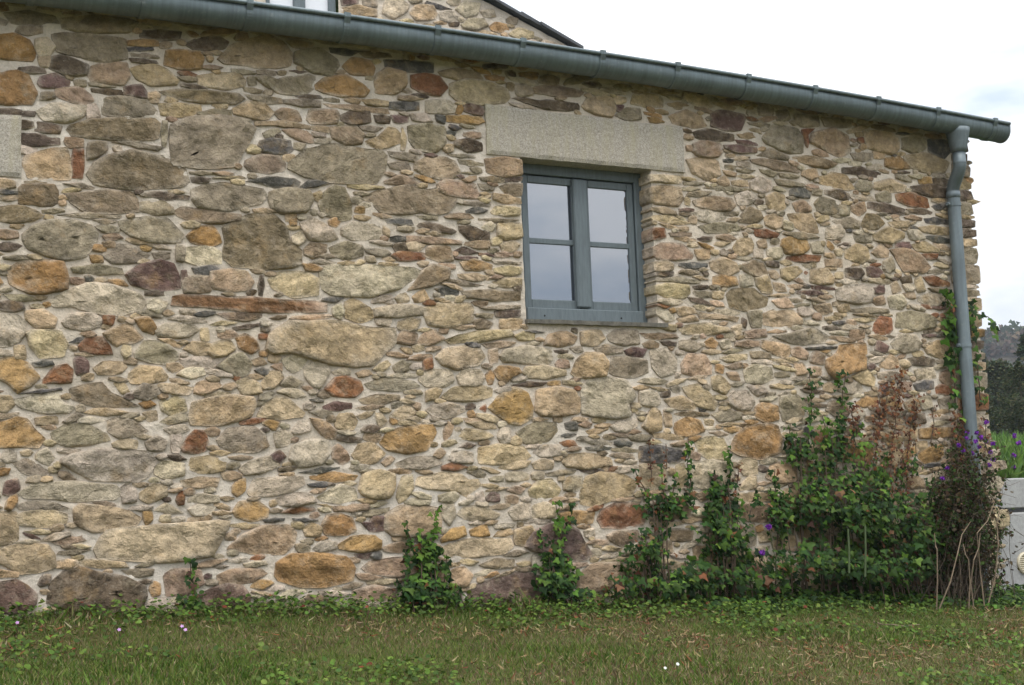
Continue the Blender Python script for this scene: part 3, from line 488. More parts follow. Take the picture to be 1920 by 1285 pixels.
(400,600): """
u 17 14 24 11 32 16 34 22 28 25 20 21;t 40 22 43 10 58 1 72 2 90 1 115 6 137 6 136 18 128 25 118 34 105 35 90 33 75 29 60 25 45 26;t 0 18 12 15 16 22 10 26 0 28 -4 24;r 35 11 41 11 40 14 35 14;g 3 35 14 27 22 25 28 33 26 41 18 42 8 38;l 28 31 36 29 40 33 32 34;l 44 35 51 33 51 38 46 36;w 52 30 60 27 70 30 66 36 60 39 55 35;w 69 37 75 32 84 33 87 39 80 51 75 50 70 43;w 90 39 100 36 103 39 102 41 92 41;y 17 47 25 44 34 48 36 55 22 56
t 36 48 42 40 50 38 52 44 45 51 38 52;g 50 49 58 43 68 47 62 52;r 84 52 92 44 100 43 110 46 112 53 106 58 90 57;t 108 40 116 38 119 41 110 43;y 120 37 130 31 133 34 126 39;g 114 48 128 44 150 46 155 50 140 53 118 52;g 135 35 142 31 150 33 146 38 138 40;t 110 60 120 57 140 56 139 60 125 64 113 63;k 73 60 82 60 82 62 74 61;p 83 65 92 62 104 63 103 67 92 68 84 68;y 33 73 40 62 48 58 56 60 68 70 66 73 50 74;g 72 69 85 68 90 71 82 73
t 92 78 95 71 104 71 108 76 105 82 98 83 93 81;t 108 72 122 68 118 72 111 75;o 37 78 42 75 50 77 46 83;w 59 84 65 77 71 77 73 83 62 86;n 73 74 82 76 92 83 91 90 84 88 77 81;d 92 89 96 87 112 89 110 92 95 91;y 122 70 126 70 130 76 125 80;y 133 73 140 66 150 65 152 71 142 75;o 126 93 132 84 150 80 165 79 167 85 160 98 145 100 132 98;g 3 90 12 82 30 81 38 86 41 95 32 99 15 99 6 95;w 46 86 54 82 60 88 55 94 48 95;w 58 105 60 95 72 91 85 91 88 99 82 108 65 111
p 44 102 50 99 54 103 50 107 45 105;n 90 98 94 94 100 100 102 105 96 109 90 104;t 105 102 110 94 120 93 129 101 122 107 110 108;w -10 112 0 104 8 102 16 110 15 116 0 117;w 19 112 28 107 42 103 50 110 38 114 25 117;w 137 108 148 104 165 103 172 108 160 112 140 112;l 127 107 133 103 136 105 130 110;l 50 116 60 115 60 118 51 117;k 64 115 80 112 97 110 96 112 75 116;o 72 118 90 115 108 117 105 121 85 122 74 120
""",
(400,880): """
w 26 18 32 7 48 7 60 5 67 6 68 12 58 17 40 20 28 20;o 15 13 20 8 24 8 23 16 18 20 15 17;l 0 6 4 8 4 13 0 14;w 48 22 55 19 72 18 77 25 60 28 50 27;w 78 21 90 15 96 12 106 15 108 23 95 25 82 24;y 110 15 113 4 125 1 136 4 136 14 132 21 120 22 112 18;y 138 20 142 6 150 5 150 14 145 22 140 25;r 49 33 60 29 76 29 76 31 62 33;n 90 28 116 26 116 31 92 32;t 78 26 90 28 88 29;o 15 32 20 25 32 24 41 30 40 36 28 39 18 36;u 82 42 86 35 95 34 104 37 107 46 100 49 85 49
p 112 40 119 40 120 36 128 36 128 46 118 46;k 38 38 53 37 52 39 40 40;k 60 37 78 38 76 39 62 39;y 0 40 12 39 10 46 0 48;l 10 60 22 50 35 44 55 42 62 48 60 56 52 64 30 63;l 68 45 74 41 81 44 80 50 70 50;o 94 57 105 51 120 50 126 54 125 61 110 62 96 60;w 75 60 82 54 92 55 92 60 80 62;l 129 35 140 28 160 28 172 30 170 47 155 50 135 50 130 46;w 66 54 75 52 74 56 68 56;u 47 80 48 70 60 64 80 64 100 66 106 75 104 84 85 88 65 88 50 84;p 107 64 118 63 116 67 108 66
n 112 74 120 69 140 67 155 69 156 78 140 81 116 78;n 3 80 12 76 35 75 40 79 28 85 5 87;o 28 89 32 84 42 84 45 86 36 90;p -14 104 -12 95 0 90 10 87 22 88 27 96 26 103 10 107 -8 107;n 104 98 106 91 120 88 138 90 138 98 120 100;n 127 59 140 55 150 58 144 62 130 62;w 10 68 25 67 26 69 12 70;w 23 71 38 69 40 72 25 74
""",
(0,880): """
w 14 18 25 11 40 10 60 10 88 12 90 20 85 23 60 24 40 22 20 22;g 12 27 25 24 40 25 52 30 35 31 16 30;y 13 35 20 32 38 31 50 34 49 41 35 43 15 42;p 3 17 5 10 13 8 14 15 8 19 3 18;o 5 26 9 20 13 19 12 25 8 31 4 29;t 57 40 56 30 62 26 80 29 95 31 106 37 102 42 85 45 70 47 60 43;w 91 15 96 11 102 16 102 24 93 25;y 106 18 115 12 125 12 125 20 112 25 106 22;r 133 23 136 17 138 18 138 26 134 26;w 116 31 125 26 138 33 130 33;w 142 22 150 19 165 20 164 25 142 25
w 142 30 150 27 162 28 158 34 146 35;o 108 33 114 32 114 38 110 42;t -6 33 12 33 13 52 6 56 -6 57;y 73 55 82 45 100 44 130 42 165 38 172 40 165 55 158 66 130 69 100 69 75 67 72 60;t -6 61 15 57 35 57 40 64 41 74 30 77 15 78 5 72 -6 70;p 18 48 28 51 30 53 20 50;n 40 55 60 50 64 54 45 57;g 44 62 65 60 68 61 55 64 44 64;d 36 100 40 85 50 77 60 74 75 79 95 82 108 88 109 96 104 108 85 112 60 108 45 104;p -8 88 0 86 12 84 22 90 27 94 25 104 10 108 -8 108
d 29 86 33 80 38 80 36 86 31 88;n 124 80 130 76 150 76 153 86 140 94 126 95;o 113 90 116 85 120 87 120 94 115 95;w 108 105 115 98 125 97 126 105 115 110;g 92 76 115 75 114 80 100 81
""",
(800,880): """
y -8 12 -6 6 0 5 12 3 25 4 30 8 40 7 41 12 33 17 28 21 22 16 0 15;g 30 2 40 0 44 4 42 7;w 47 7 57 5 57 9 48 9;w 59 3 70 2 77 4 76 8 60 9;y 77 16 84 9 94 8 100 15 98 20 88 23 78 20;n 60 16 66 13 74 14 70 19;p 45 21 50 17 54 19 54 24 46 24;w 37 19 42 17 43 24 38 24;t 116 18 120 6 130 3 150 5 157 10 154 20 140 22 125 28 116 26;w 9 20 20 17 24 20 20 25 10 24;w 12 27 20 26 21 35 17 42 12 36;y 23 34 28 28 42 28 55 34 50 38 30 38
w 62 32 70 26 78 26 78 37 66 38;y 80 28 88 25 96 28 96 36 80 37;o 100 33 108 32 126 32 124 41 102 40;r 129 38 132 31 142 26 158 26 165 32 162 42 145 44 132 44;o 11 52 18 46 28 43 29 50 12 55;o 33 46 44 42 47 50 34 50;y 10 60 18 56 30 53 50 52 62 51 65 58 58 64 30 66 15 66;w 50 42 66 41 64 44 52 45;l 66 46 78 43 82 48 74 57 67 56;P 74 58 80 48 92 42 105 42 113 46 117 54 124 64 120 68 108 69 90 63 80 62;t 40 72 50 68 66 68 64 74 45 74
l 16 82 20 76 28 74 34 80 30 88 20 89;P 28 94 40 86 55 82 70 77 82 80 92 88 85 100 60 103 35 100;o 42 81 52 77 54 79 44 82;n 136 50 142 47 158 46 160 52 148 58 138 54;w 118 47 125 45 126 50 120 51;n 112 80 125 72 145 70 150 80 135 90 115 94
""",
(800,600): """
l -8 17 0 9 6 8 13 14 10 16 0 19;y 14 15 25 11 45 8 62 7 65 12 50 15 30 17 18 18;y 66 12 74 9 82 10 80 15 70 15;k 73 8 88 9 86 10 74 9;l 88 19 92 11 105 9 113 13 110 18 98 20;y 116 9 130 8 134 14 128 19 117 19;g 136 12 142 8 158 8 160 18 148 19 138 16;t 0 21 10 20 10 22 0 24;y 7 28 14 22 30 20 40 22 43 28 38 34 22 37 12 34;t 42 18 60 16 67 17 62 20 46 21;t 47 23 53 22 53 31 48 33;w 55 27 60 22 75 20 92 22 95 28 90 34 70 32 58 32
d 96 23 106 23 105 25 97 25;g 97 26 108 26 110 29 98 29;n 97 33 100 30 106 31 107 36 98 36;g 108 21 116 20 117 24 112 24;l 109 40 114 30 120 25 132 26 136 32 134 42 125 43 112 43;g 126 21 135 19 147 21 147 25 130 25;p 149 23 155 21 165 22 162 28 152 27;g 138 40 140 28 150 28 165 30 166 40 155 43 142 42;r -2 31 4 29 4 36 -2 38;w -6 45 0 38 18 38 20 46 14 50 0 50;w 23 43 28 38 40 38 43 44 40 49 26 50;o 45 42 48 38 50 42 49 48 46 48;o 51 39 55 35 68 36 71 40 63 43 60 47 54 44;y 73 40 75 35 90 35 104 38 104 42 90 44 78 44
d 64 49 75 47 90 47 86 50 68 50;o 91 47 100 46 100 49 92 49;t 0 54 8 51 11 53 8 58 0 61;y 11 58 20 51 40 49 49 52 48 58 38 61 18 61;w 51 53 62 50 63 54 55 55;o 46 66 55 58 66 51 75 56 79 66 78 74 70 78 62 77 54 71;l 82 68 84 53 98 51 110 53 115 60 114 70 100 72 86 72;w 117 70 117 52 122 45 135 44 150 46 156 58 150 64 153 72 142 74 125 72;w 0 68 5 64 18 63 28 65 28 69 15 74 5 72;r 40 67 44 64 44 69;o 31 70 34 68 36 73 32 73;y 29 77 38 77 50 78 52 82 40 82
y 22 88 30 82 45 84 50 88 44 90 28 90;n 13 84 16 77 20 80 16 90 13 90;w 54 88 56 82 62 82 62 92 56 92;g 68 85 76 80 85 77 97 78 99 84 92 92 75 93;k 104 78 112 77 113 83 105 82;n 114 79 120 77 124 78 122 81;w 138 80 145 76 158 75 158 80 150 84 142 84;d 24 96 30 93 37 94 33 96;y 39 104 40 96 55 94 72 95 78 103 72 106 50 109 40 108;y 54 111 62 107 78 106 74 111 56 113;y 79 108 88 105 95 106 94 112 82 112;w 17 105 20 99 34 100 34 108 20 107
r 12 110 20 108 31 111 24 113 12 113;t 102 107 106 101 125 101 138 104 139 110 120 112 106 111;k 120 96 130 95 139 96 136 98 122 98;w 80 100 88 95 100 94 100 102 88 103;r 99 92 110 91 113 95 104 95;l 5 102 10 97 14 100 10 104
""",
}
GABLE = """
l 57 4 65 3 75 5 75 9 66 9 57 7;p 56 0 66 0 65 2 57 3;g 68 0 75 0 75 4 68 3;w 78 7 80 1 86 -2 92 3 91 6 84 10;l 93 7 96 3 105 3 107 8 106 10 96 11;k 100 0 112 4 115 5 108 5 101 2;w 108 7 115 6 118 9 115 12 109 11;w 117 5 122 1 130 2 128 8 122 9;g 92 0 98 -2 99 1 94 2;w 112 1 118 -1 120 2 115 3;w 120 13 124 10 132 10 134 14 128 16 121 15;o 135 14 138 12 144 13 145 16 140 17 136 16;g 143 11 146 9 150 10 149 13 144 12;y 145 18 150 15 158 17 158 20 150 21 146 19;d 113 12 119 12 118 14 114 14;n 105 12 112 11 112 13 106 13;g 158 19 163 21 160 22;w 130 6 137 5 138 9 132 9
"""

# ------------------------------------------------------------------ ground, meadow, hill
def axis(dense_lo, dense_hi, step, far):
    a = list(np.arange(dense_lo, dense_hi+1e-6, step)); s = step; x = dense_hi
    while x < far: s *= 1.5; x += s; a.append(x)
    s = step; x = dense_lo
    while x > -far: s *= 1.5; x -= s; a.insert(0, x)
    return np.array(a)

def sheet(name, xs, ys, zf, mat):
    X, Y = np.meshgrid(xs, ys); Z = zf(X, Y)
    v = np.stack([X.ravel(), Y.ravel(), Z.ravel()], 1); nx = len(xs); ny = len(ys)
    i = np.arange(nx*(ny-1)).reshape(ny-1, nx)[:, :-1].ravel()
    f = np.stack([i, i+1, i+nx+1, i+nx], 1)
    return tag(mesh_obj(name, v, f, mat, smooth=True), kind='structure')

ys = np.concatenate([-np.array([420, 280, 180, 120, 80, 55, 38, 26, 18, 13, 10, 8, 6.5]), np.arange(-5.5, 0.32, 0.1)])
sheet('lawn_ground', axis(-2, 11, 0.12, 420), ys, ground_z, M['soil'])
ys = np.concatenate([np.arange(0.24, 4, 0.25), np.arange(4, 70, 2.0), np.array([80, 110, 160, 240, 330, 420])])
sheet('meadow', axis(6, 40, 0.8, 420), ys, meadow_z, M['meadow'])

def hill():
    az = np.radians(np.linspace(-25, 118, 150)); rr = np.linspace(120, 420, 26)
    A, Rr = np.meshgrid(az, rr)
    ridge = 23 + 6*np.clip((np.degrees(A)-43)/16, -1.2, 2) + 3.0*vnoise(A*14, 0*A, 2) + 1.0*vnoise(A*60, 0*A, 5)
    up = np.clip((Rr-120)/135, 0, 1); up = up*up*(3-2*up)
    dn = np.clip((Rr-260)/160, 0, 1)
    Z = -4 + (ridge+4)*up*(1-0.5*dn) + 1.6*vnoise(A*90, Rr*0.12, 6)*up
    v = np.stack([Rr*np.sin(A), Rr*np.cos(A)-6.5, Z], -1).reshape(-1, 3)
    nx = len(az); i = np.arange(nx*(len(rr)-1)).reshape(len(rr)-1, nx)[:, :-1].ravel()
    tag(mesh_obj('hill', v, np.stack([i, i+1, i+nx+1, i+nx], 1), M['hill'], smooth=True), kind='structure')
    return v
hill_v = hill()

# ------------------------------------------------------------------ stones
PAL = dict(t=(0.52, 0.385, 0.232), g=(0.38, 0.31, 0.21), w=(0.62, 0.51, 0.365), y=(0.62, 0.48, 0.29), l=(0.57, 0.40, 0.24),
           o=(0.49, 0.30, 0.13), u=(0.39, 0.225, 0.09), r=(0.29, 0.135, 0.065), n=(0.44, 0.305, 0.195), m=(0.315, 0.235, 0.148),
           d=(0.15, 0.11, 0.076), b=(0.16, 0.115, 0.07), p=(0.20, 0.125, 0.10), P=(0.16, 0.105, 0.085), k=(0.14, 0.13, 0.112), h=(0.30, 0.165, 0.075))
MORTAR = np.array((0.64, 0.55, 0.435))

def parse(text, ox, oy, sc):
    out = []
    for st in text.strip().replace('\n', ';').split(';'):
        p = st.split(); a = np.array([float(x) for x in p[1:]]).reshape(-1, 2)*10/sc + (ox, oy)
        out.append((p[0], a))
    return out

def resample(poly, n, rng, rough, cut=0.07):
    """rough stone outline: corners only just knocked off, edges nibbled"""
    p = poly
    q = np.roll(p, -1, 0)
    p = np.stack([p*(1-cut)+q*cut, p*cut+q*(1-cut)], 1).reshape(-1, 2)
    q = np.vstack([p, p[:1]]); L = np.concatenate([[0], np.cumsum(np.linalg.norm(np.diff(q, axis=0), axis=1))])
    t = np.linspace(0, L[-1], n, endpoint=False)
    if n >= len(L)+3:                               # keep the corners as points of the outline
        for l in L[:-1]:
            i = int(np.argmin(np.abs(t-l))); t[i] = l
        t = np.sort(t)
    r = np.stack([np.interp(t, L, q[:, 0]), np.interp(t, L, q[:, 1])], 1)
    c = r.mean(0); d = r-c; a = np.linspace(0, 2*math.pi, n, endpoint=False)
    k = sum(rng.normal(0, 1)*np.cos(j*a+rng.uniform(0, 6.28))/j**0.75 for j in range(4, 14))
    sz = min(np.ptp(r[:, 0]), np.ptp(r[:, 1]))
    return r + d/(np.linalg.norm(d, axis=1, keepdims=True)+1e-9)*(k*rough*sz+0.008+0.022*sz)[:, None]

def area(p):
    q = np.roll(p, -1, 0); return 0.5*(p[:, 0]*q[:, 1]-q[:, 0]*p[:, 1]).sum()

def stone_geo(poly, code, rng, yp=0.0, back=0.03, n=None, proud=None):
    """front of one split rubble stone: outline poly (x, z) on the wall plane y = yp, face broken into a few planes"""
    if area(poly) < 0: poly = poly[::-1]
    w = np.ptp(poly[:, 0]); h = np.ptp(poly[:, 1]); m = min(w, h)
    if n is None: n = int(np.clip(16+(w+h)*60, 16, 48))
    r = resample(poly, n, rng, 0.013)
    c = r.mean(0); half = np.array([np.ptp(r[:, 0]), np.ptp(r[:, 1])])/2+1e-6
    t = proud if proud is not None else float(np.clip(0.006+0.05*m*rng.uniform(0.5, 1.4), 0.007, 0.022))
    e = min(0.006, m*0.07)
    rings = [(0.0, -back, 0), (0.0, 0.0, 0), (0.3*e, 0.6*t, 0.25), (1.0*e, 0.92*t, 0.8)]
    ins = [0.16, 0.32, 0.48, 0.64, 0.82] if m > 0.09 else ([0.30, 0.62] if m > 0.035 else [0.5])
    sd = rng.uniform(0, 90)
    pl = [(rng.normal(0, 0.11), rng.normal(-0.04, 0.17), rng.uniform(-0.1, 0.9)*t) for _ in range(rng.integers(2, 5))]
    def hgt(P, base, k):
        d = P-c
        f = np.min([a*d[:, 0]+b*d[:, 1]+o for a, b, o in pl], axis=0)
        nz = 0.8*t*vnoise(P[:, 0]*(3.0/(w+0.05)), P[:, 1]*(3.0/(h+0.03)), sd) + 0.25*t*vnoise(P[:, 0]*19, P[:, 1]*30, sd+3)
        return np.maximum(base + k*(np.clip(f, -0.75*t, 0.8*t)+nz), 0.25*t if k < 0.9 else max(0.5*t, 0.0065))
    V = []
    for off, base, k in rings:
        P = c+(r-c)*np.clip(1-off/half, 0.3, 1)
        hh = hgt(P, base, k) if k else np.full(len(P), base)
        V.append(np.stack([P[:, 0], yp-hh, P[:, 1]], 1))
    R3 = c+(r-c)*np.clip(1-e/half, 0.3, 1)
    for s in ins:
        P = c+(R3-c)*(1-s)+rng.normal(0, 0.006*m, R3.shape)*(0.2 < s < 0.7); V.append(np.stack([P[:, 0], yp-hgt(P, t, 1), P[:, 1]], 1))
    P = c[None]; V.append(np.stack([P[:, 0], yp-hgt(P, t, 1), P[:, 1]], 1))
    V = np.vstack(V); nr = len(rings)+len(ins)
    F = []
    for i in range(nr-1):
        a = i*n+np.arange(n); b = i*n+(np.arange(n)+1) % n
        F.append(np.stack([a, b, b+n], 1)); F.append(np.stack([a, b+n, a+n], 1))
    a = (nr-1)*n+np.arange(n); b = (nr-1)*n+(np.arange(n)+1) % n
    F.append(np.stack([a, b, np.full(n, nr*n)], 1))
    F = np.vstack(F)
    col = np.array(PAL[code])*rng.uniform(0.86, 1.14)*np.array([1, rng.uniform(0.97, 1.03), rng.uniform(0.92, 1.08)])
    C = np.tile(np.append(np.clip(col, 0, 1), rng.random()), (len(V), 1))
    smear = np.clip(vnoise(np.arange(n)*0.45, 0*np.arange(n), sd+5)+rng.uniform(0.0, 0.5), 0, 1)   # mortar wiped over the edges
    for i, k in ((0, 0.75), (1, 0.75), (2, 0.6), (3, 0.8)):
        f = (k*(smear if i == 3 else 0.45+0.55*smear))[:, None]; C[i*n:(i+1)*n, :3] = C[i*n:(i+1)*n, :3]*(1-f)+MORTAR*f
    if len(ins) > 2: f = 0.6*np.clip(smear-0.45, 0, 1)[:, None]; C[4*n:5*n, :3] = C[4*n:5*n, :3]*(1-f)+MORTAR*f
    return V, F, C, np.arange(len(F)) >= 6*n

class Occ:
    """raster of taken places on a wall plane"""
    def __init__(s, x0, x1, z0, z1, res=0.006):
        s.x0, s.z0, s.res = x0, z0, res
        s.m = np.zeros((int((z1-z0)/res)+1, int((x1-x0)/res)+1), bool)
    def cells(s, poly):
        i0 = np.floor((poly.min(0)-(s.x0, s.z0))/s.res).astype(int); i1 = np.ceil((poly.max(0)-(s.x0, s.z0))/s.res).astype(int)
        H, W = s.m.shape
        a, b = max(i0[0], 0), min(i1[0]+1, W); c, d = max(i0[1], 0), min(i1[1]+1, H)
        if a >= b or c >= d: return None
        X, Z = np.meshgrid(s.x0+(np.arange(a, b)+0.5)*s.res, s.z0+(np.arange(c, d)+0.5)*s.res)
        q = np.roll(poly, -1, 0); ins = np.zeros(X.shape, bool)
        for (px, pz), (qx, qz) in zip(poly, q):
            if pz == qz: continue
            ins ^= ((pz > Z) != (qz > Z)) & (X < (qx-px)*(Z-pz)/(qz-pz)+px)
        return (slice(c, d), slice(a, b)), ins
    def mark(s, poly, grow=0.0):
        if grow:
            c = poly.mean(0); half = np.array([np.ptp(poly[:, 0]), np.ptp(poly[:, 1])])/2+1e-6
            poly = c+(poly-c)*(1+grow/half)
        k = s.cells(poly)
        if k: s.m[k[0]] |= k[1]
    def free(s, poly):
        k = s.cells(poly)
        return k is not None and not (s.m[k[0]] & k[1]).any() and k[1].any()

def rand_poly(cx, cz, w, h, rng):
    k = rng.integers(5, 8); a = np.linspace(0, 2*math.pi, k, endpoint=False)+rng.uniform(-0.38, 0.38, k)+rng.uniform(0, 6.28)
    a = np.sort(a % (2*math.pi))
    e = rng.uniform(0.4, 0.8)
    x = np.sign(np.cos(a))*np.abs(np.cos(a))**e; z = np.sign(np.sin(a))*np.abs(np.sin(a))**e
    s = rng.uniform(0.78, 1.08, k); th = rng.normal(0, 0.13)
    x, z = x*s*w/2, z*s*h/2
    return np.stack([cx+x*math.cos(th)-z*math.sin(th), cz+x*math.sin(th)+z*math.cos(th)], 1)

def fill(occ, passes, rng, joint, codes, inside=None):
    out = []; keys = list(codes)
    pk = np.array([codes[k] for k in keys], float); pk /= pk.sum()
    for (w, h, tries) in passes:
        fz, fx = np.nonzero(~occ.m)
        if len(fz) == 0: break
        pick = rng.integers(0, len(fz), tries)
        for i in pick:
            if occ.m[fz[i], fx[i]]: continue
            cx = occ.x0+(fx[i]+0.5)*occ.res; cz = occ.z0+(fz[i]+0.5)*occ.res
            if inside is not None and not inside(cx, cz): continue
            p = rand_poly(cx, cz, w*rng.uniform(0.75, 1.3), h*rng.uniform(0.75, 1.3), rng)
            if occ.free(p):
                occ.mark(p, joint*rng.uniform(0.8, 1.6)); out.append((keys[rng.choice(len(keys), p=pk)], p))
    return out

def face_smooth(o, mask):
    o.data.polygons.foreach_set('use_smooth', np.asarray(mask, dtype=bool)); return o

def join(geos):
    V, F, C, b = [], [], [], 0
    for g in geos:
        V.append(g[0]); F.append(g[1]+b); C.append(g[2]); b += len(g[0])
    return np.vstack(V), np.vstack(F), np.vstack(C), np.concatenate([g[3] for g in geos])

# ------------------------------------------------------------------ the stone house
WX0, WX1, WZ0, WZ1 = -2.2, 7.0, -0.75, 3.02
OX0, OX1, OZ0, OZ1 = 3.612, 4.470, 1.50, 2.412           # window opening
house = empty('stone_house', (2.4, 0.0, 0.0), 'long low rubble stone house with grey window, lintel and zinc gutter', 'house')

def rim_z(x): return 2.988 - 0.0049*(x-2.6)**2          # gutter rim, sagging a little towards the corner

# mortar body: uneven front skin, reveals, ends and back
def mortar_wall():
    st = 0.022
    xs = np.unique(np.concatenate([np.arange(WX0, OX0, st), [OX0], np.arange(OX0+st, OX1, st), [OX1], np.arange(OX1+st, WX1, st), [WX1]]).round(4))
    zs = np.unique(np.concatenate([np.arange(WZ0, OZ0, st), [OZ0], np.arange(OZ0+st, OZ1, st), [OZ1], np.arange(OZ1+st, WZ1, st), [WZ1]]).round(4))
    X, Z = np.meshgrid(xs, zs)
    Z = np.minimum(Z, rim_z(X)-0.035)
    Y = 0.001 + 0.006*vnoise(X*5, Z*6, 1) + 0.010*vnoise(X*17, Z*21, 2) + 0.005*vnoise(X*40, Z*40, 3)
    v = np.stack([X, Y, Z], -1).reshape(-1, 3); nx, nz = len(xs), len(zs)
    f = []
    cx = (xs[:-1]+xs[1:])/2; cz = (zs[:-1]+zs[1:])/2
    keep = ~((cx[None, :] > OX0) & (cx[None, :] < OX1) & (cz[:, None] > OZ0) & (cz[:, None] < OZ1))
    j, i = np.nonzero(keep); a = j*nx+i
    f = np.stack([a, a+1, a+nx+1, a+nx], 1)
    V = [v]; F = [f]; b = len(v)
    def strip(pts, d0, d1):                         # ribbon between the front skin and depth d1
        nonlocal b
        P = np.array(pts); Q = P.copy(); Q[:, 1] = d1
        V.append(np.vstack([P, Q])); k = len(P); i = np.arange(k-1)
        F.append(np.stack([i, i+1, i+1+k, i+k], 1)+b); b += 2*k
    gi = lambda ix, iz: v[iz*nx+ix]
    ia, ib = int(np.searchsorted(xs, OX0-1e-6)), int(np.searchsorted(xs, OX1-1e-6)); ja, jb = int(np.searchsorted(zs, OZ0-1e-6)), int(np.searchsorted(zs, OZ1-1e-6))
    strip([gi(ia, j) for j in range(ja, jb+1)], 0, 0.32); strip([gi(ib, j) for j in range(ja, jb+1)], 0, 0.32)
    strip([gi(i, ja) for i in range(ia, ib+1)], 0, 0.32); strip([gi(i, jb) for i in range(ia, ib+1)], 0, 0.32)
    strip([gi(nx-1, j) for j in range(nz)], 0, 4.2); strip([gi(0, j) for j in range(nz)], 0, 4.2)
    strip([gi(i, nz-1) for i in range(nx)], 0, 0.5)
    return mesh_obj('wall', np.vstack(V), np.vstack(F), M['mortar'], house, smooth=True)
wall = mortar_wall()

rs = np.random.default_rng(21)
occ = Occ(WX0, 7.03, WZ0, 3.0)
occ.mark(np.array([(OX0-0.005, OZ0-0.03), (OX1+0.004, OZ0-0.03), (OX1+0.004, OZ1+0.01), (OX0-0.005, OZ1+0.01)]))
LIN = (3.408, 4.705, 2.402, 2.674)
occ.mark(np.array([(LIN[0]-.012, LIN[2]-.008), (LIN[1]+.012, LIN[2]-.008), (LIN[1]+.012, LIN[3]+.01), (LIN[0]-.012, LIN[3]+.01)]))
for _x in np.arange(WX0, 7.03, 0.1):
    _z = rim_z(_x+0.1)-0.055; occ.mark(np.array([(_x-.01, _z), (_x+.11, _z), (_x+.11, 3.2), (_x-.01, 3.2)]))
LB = (0.05, 1.012, 2.085, 2.372)                         # granite block cut by the frame's left edge
occ.mark(np.array([(LB[0]-.01, LB[2]-.01), (LB[1]+.012, LB[2]-.01), (LB[1]+.012, LB[3]+.01), (LB[0]-.01, LB[3]+.01)]))
stones = []
for (ox, oy), text in STONES.items():
    for code, px in parse(text, ox, oy, 4.0156):
        P = np.array([unproj(a, b, 0.0)[[0, 2]] for a, b in px])
        c = P.mean(0)
        if area(P) < 0: P = P[::-1]
        k = occ.cells(P)
        if k is None: continue
        ov = (occ.m[k[0]] & k[1]).sum()/max(1, k[1].sum())
        if ov > 0.45: continue
        P[:, 0] = np.clip(P[:, 0], -9, 7.03)
        occ.mark(P, 0.006); stones.append((code, P))
for code, P in stones: pass
common = dict(t=26, g=14, w=26, y=16, l=10, n=10, m=7, d=3, k=1.5, o=4, r=1.5, p=1.5)
extra = []
left = lambda x, z: x < 0.93 or z < 0.0
extra += fill(occ, [(0.34, 0.13, 900), (0.24, 0.10, 1500), (0.18, 0.07, 2200), (0.12, 0.05, 3500)], rs, 0.016, common, left)
extra += fill(occ, [(0.22, 0.10, 1500), (0.20, 0.032, 5000), (0.16, 0.07, 2500), (0.17, 0.028, 6000), (0.11, 0.05, 4000), (0.12, 0.022, 7000), (0.07, 0.034, 5000), (0.07, 0.018, 4000), (0.04, 0.02, 2500)], rs, 0.003, common)
allst = [(c, P, True) for c, P in stones] + [(c, P, False) for c, P in extra]
def seen_area(it):
    P = it[1]; c = P.mean(0)
    if c[0] < 0.75 or c[1] < float(ground_z(c[0], 0)) - 0.02: return 0
    return abs(area(P))*(6.5/ (6.5+0.55*(c[0]-0.9)))**2
order = sorted(range(len(allst)), key=lambda i: -seen_area(allst[i]))
rest = []
for rank, i in enumerate(order):
    code, P, hand = allst[i]
    c = P.mean(0); back = 0.03
    if P[:, 0].max() > OX0-0.04 and c[0] < OX0 and OZ0-0.02 < c[1] < OZ1: back = 0.16
    if P[:, 0].min() < OX1+0.06 and c[0] > OX1 and OZ0-0.02 < c[1] < OZ1: back = 0.16; P[:, 0] = np.where(P[:, 0] < OX1+0.07, np.maximum(P[:, 0]-0.010, OX1-0.005), P[:, 0])
    if P[:, 0].max() > 6.9: back = 0.4
    G = stone_geo(P, code, rs, 0.0, back, None, 0.009 if back == 0.16 and c[0] > OX1 else None)
    if rank < 300:
        face_smooth(mesh_obj('stone', G[0], G[1], M['stone'], wall, True, G[2], origin=(c[0], 0, c[1])), G[3])
    else: rest.append(G)
V, F, C, sm = join(rest)
tag(face_smooth(mesh_obj('small_stones', V, F, M['stone'], wall, True, C), sm), kind='stuff')
print('STONES', len(stones), 'extra', len(extra))

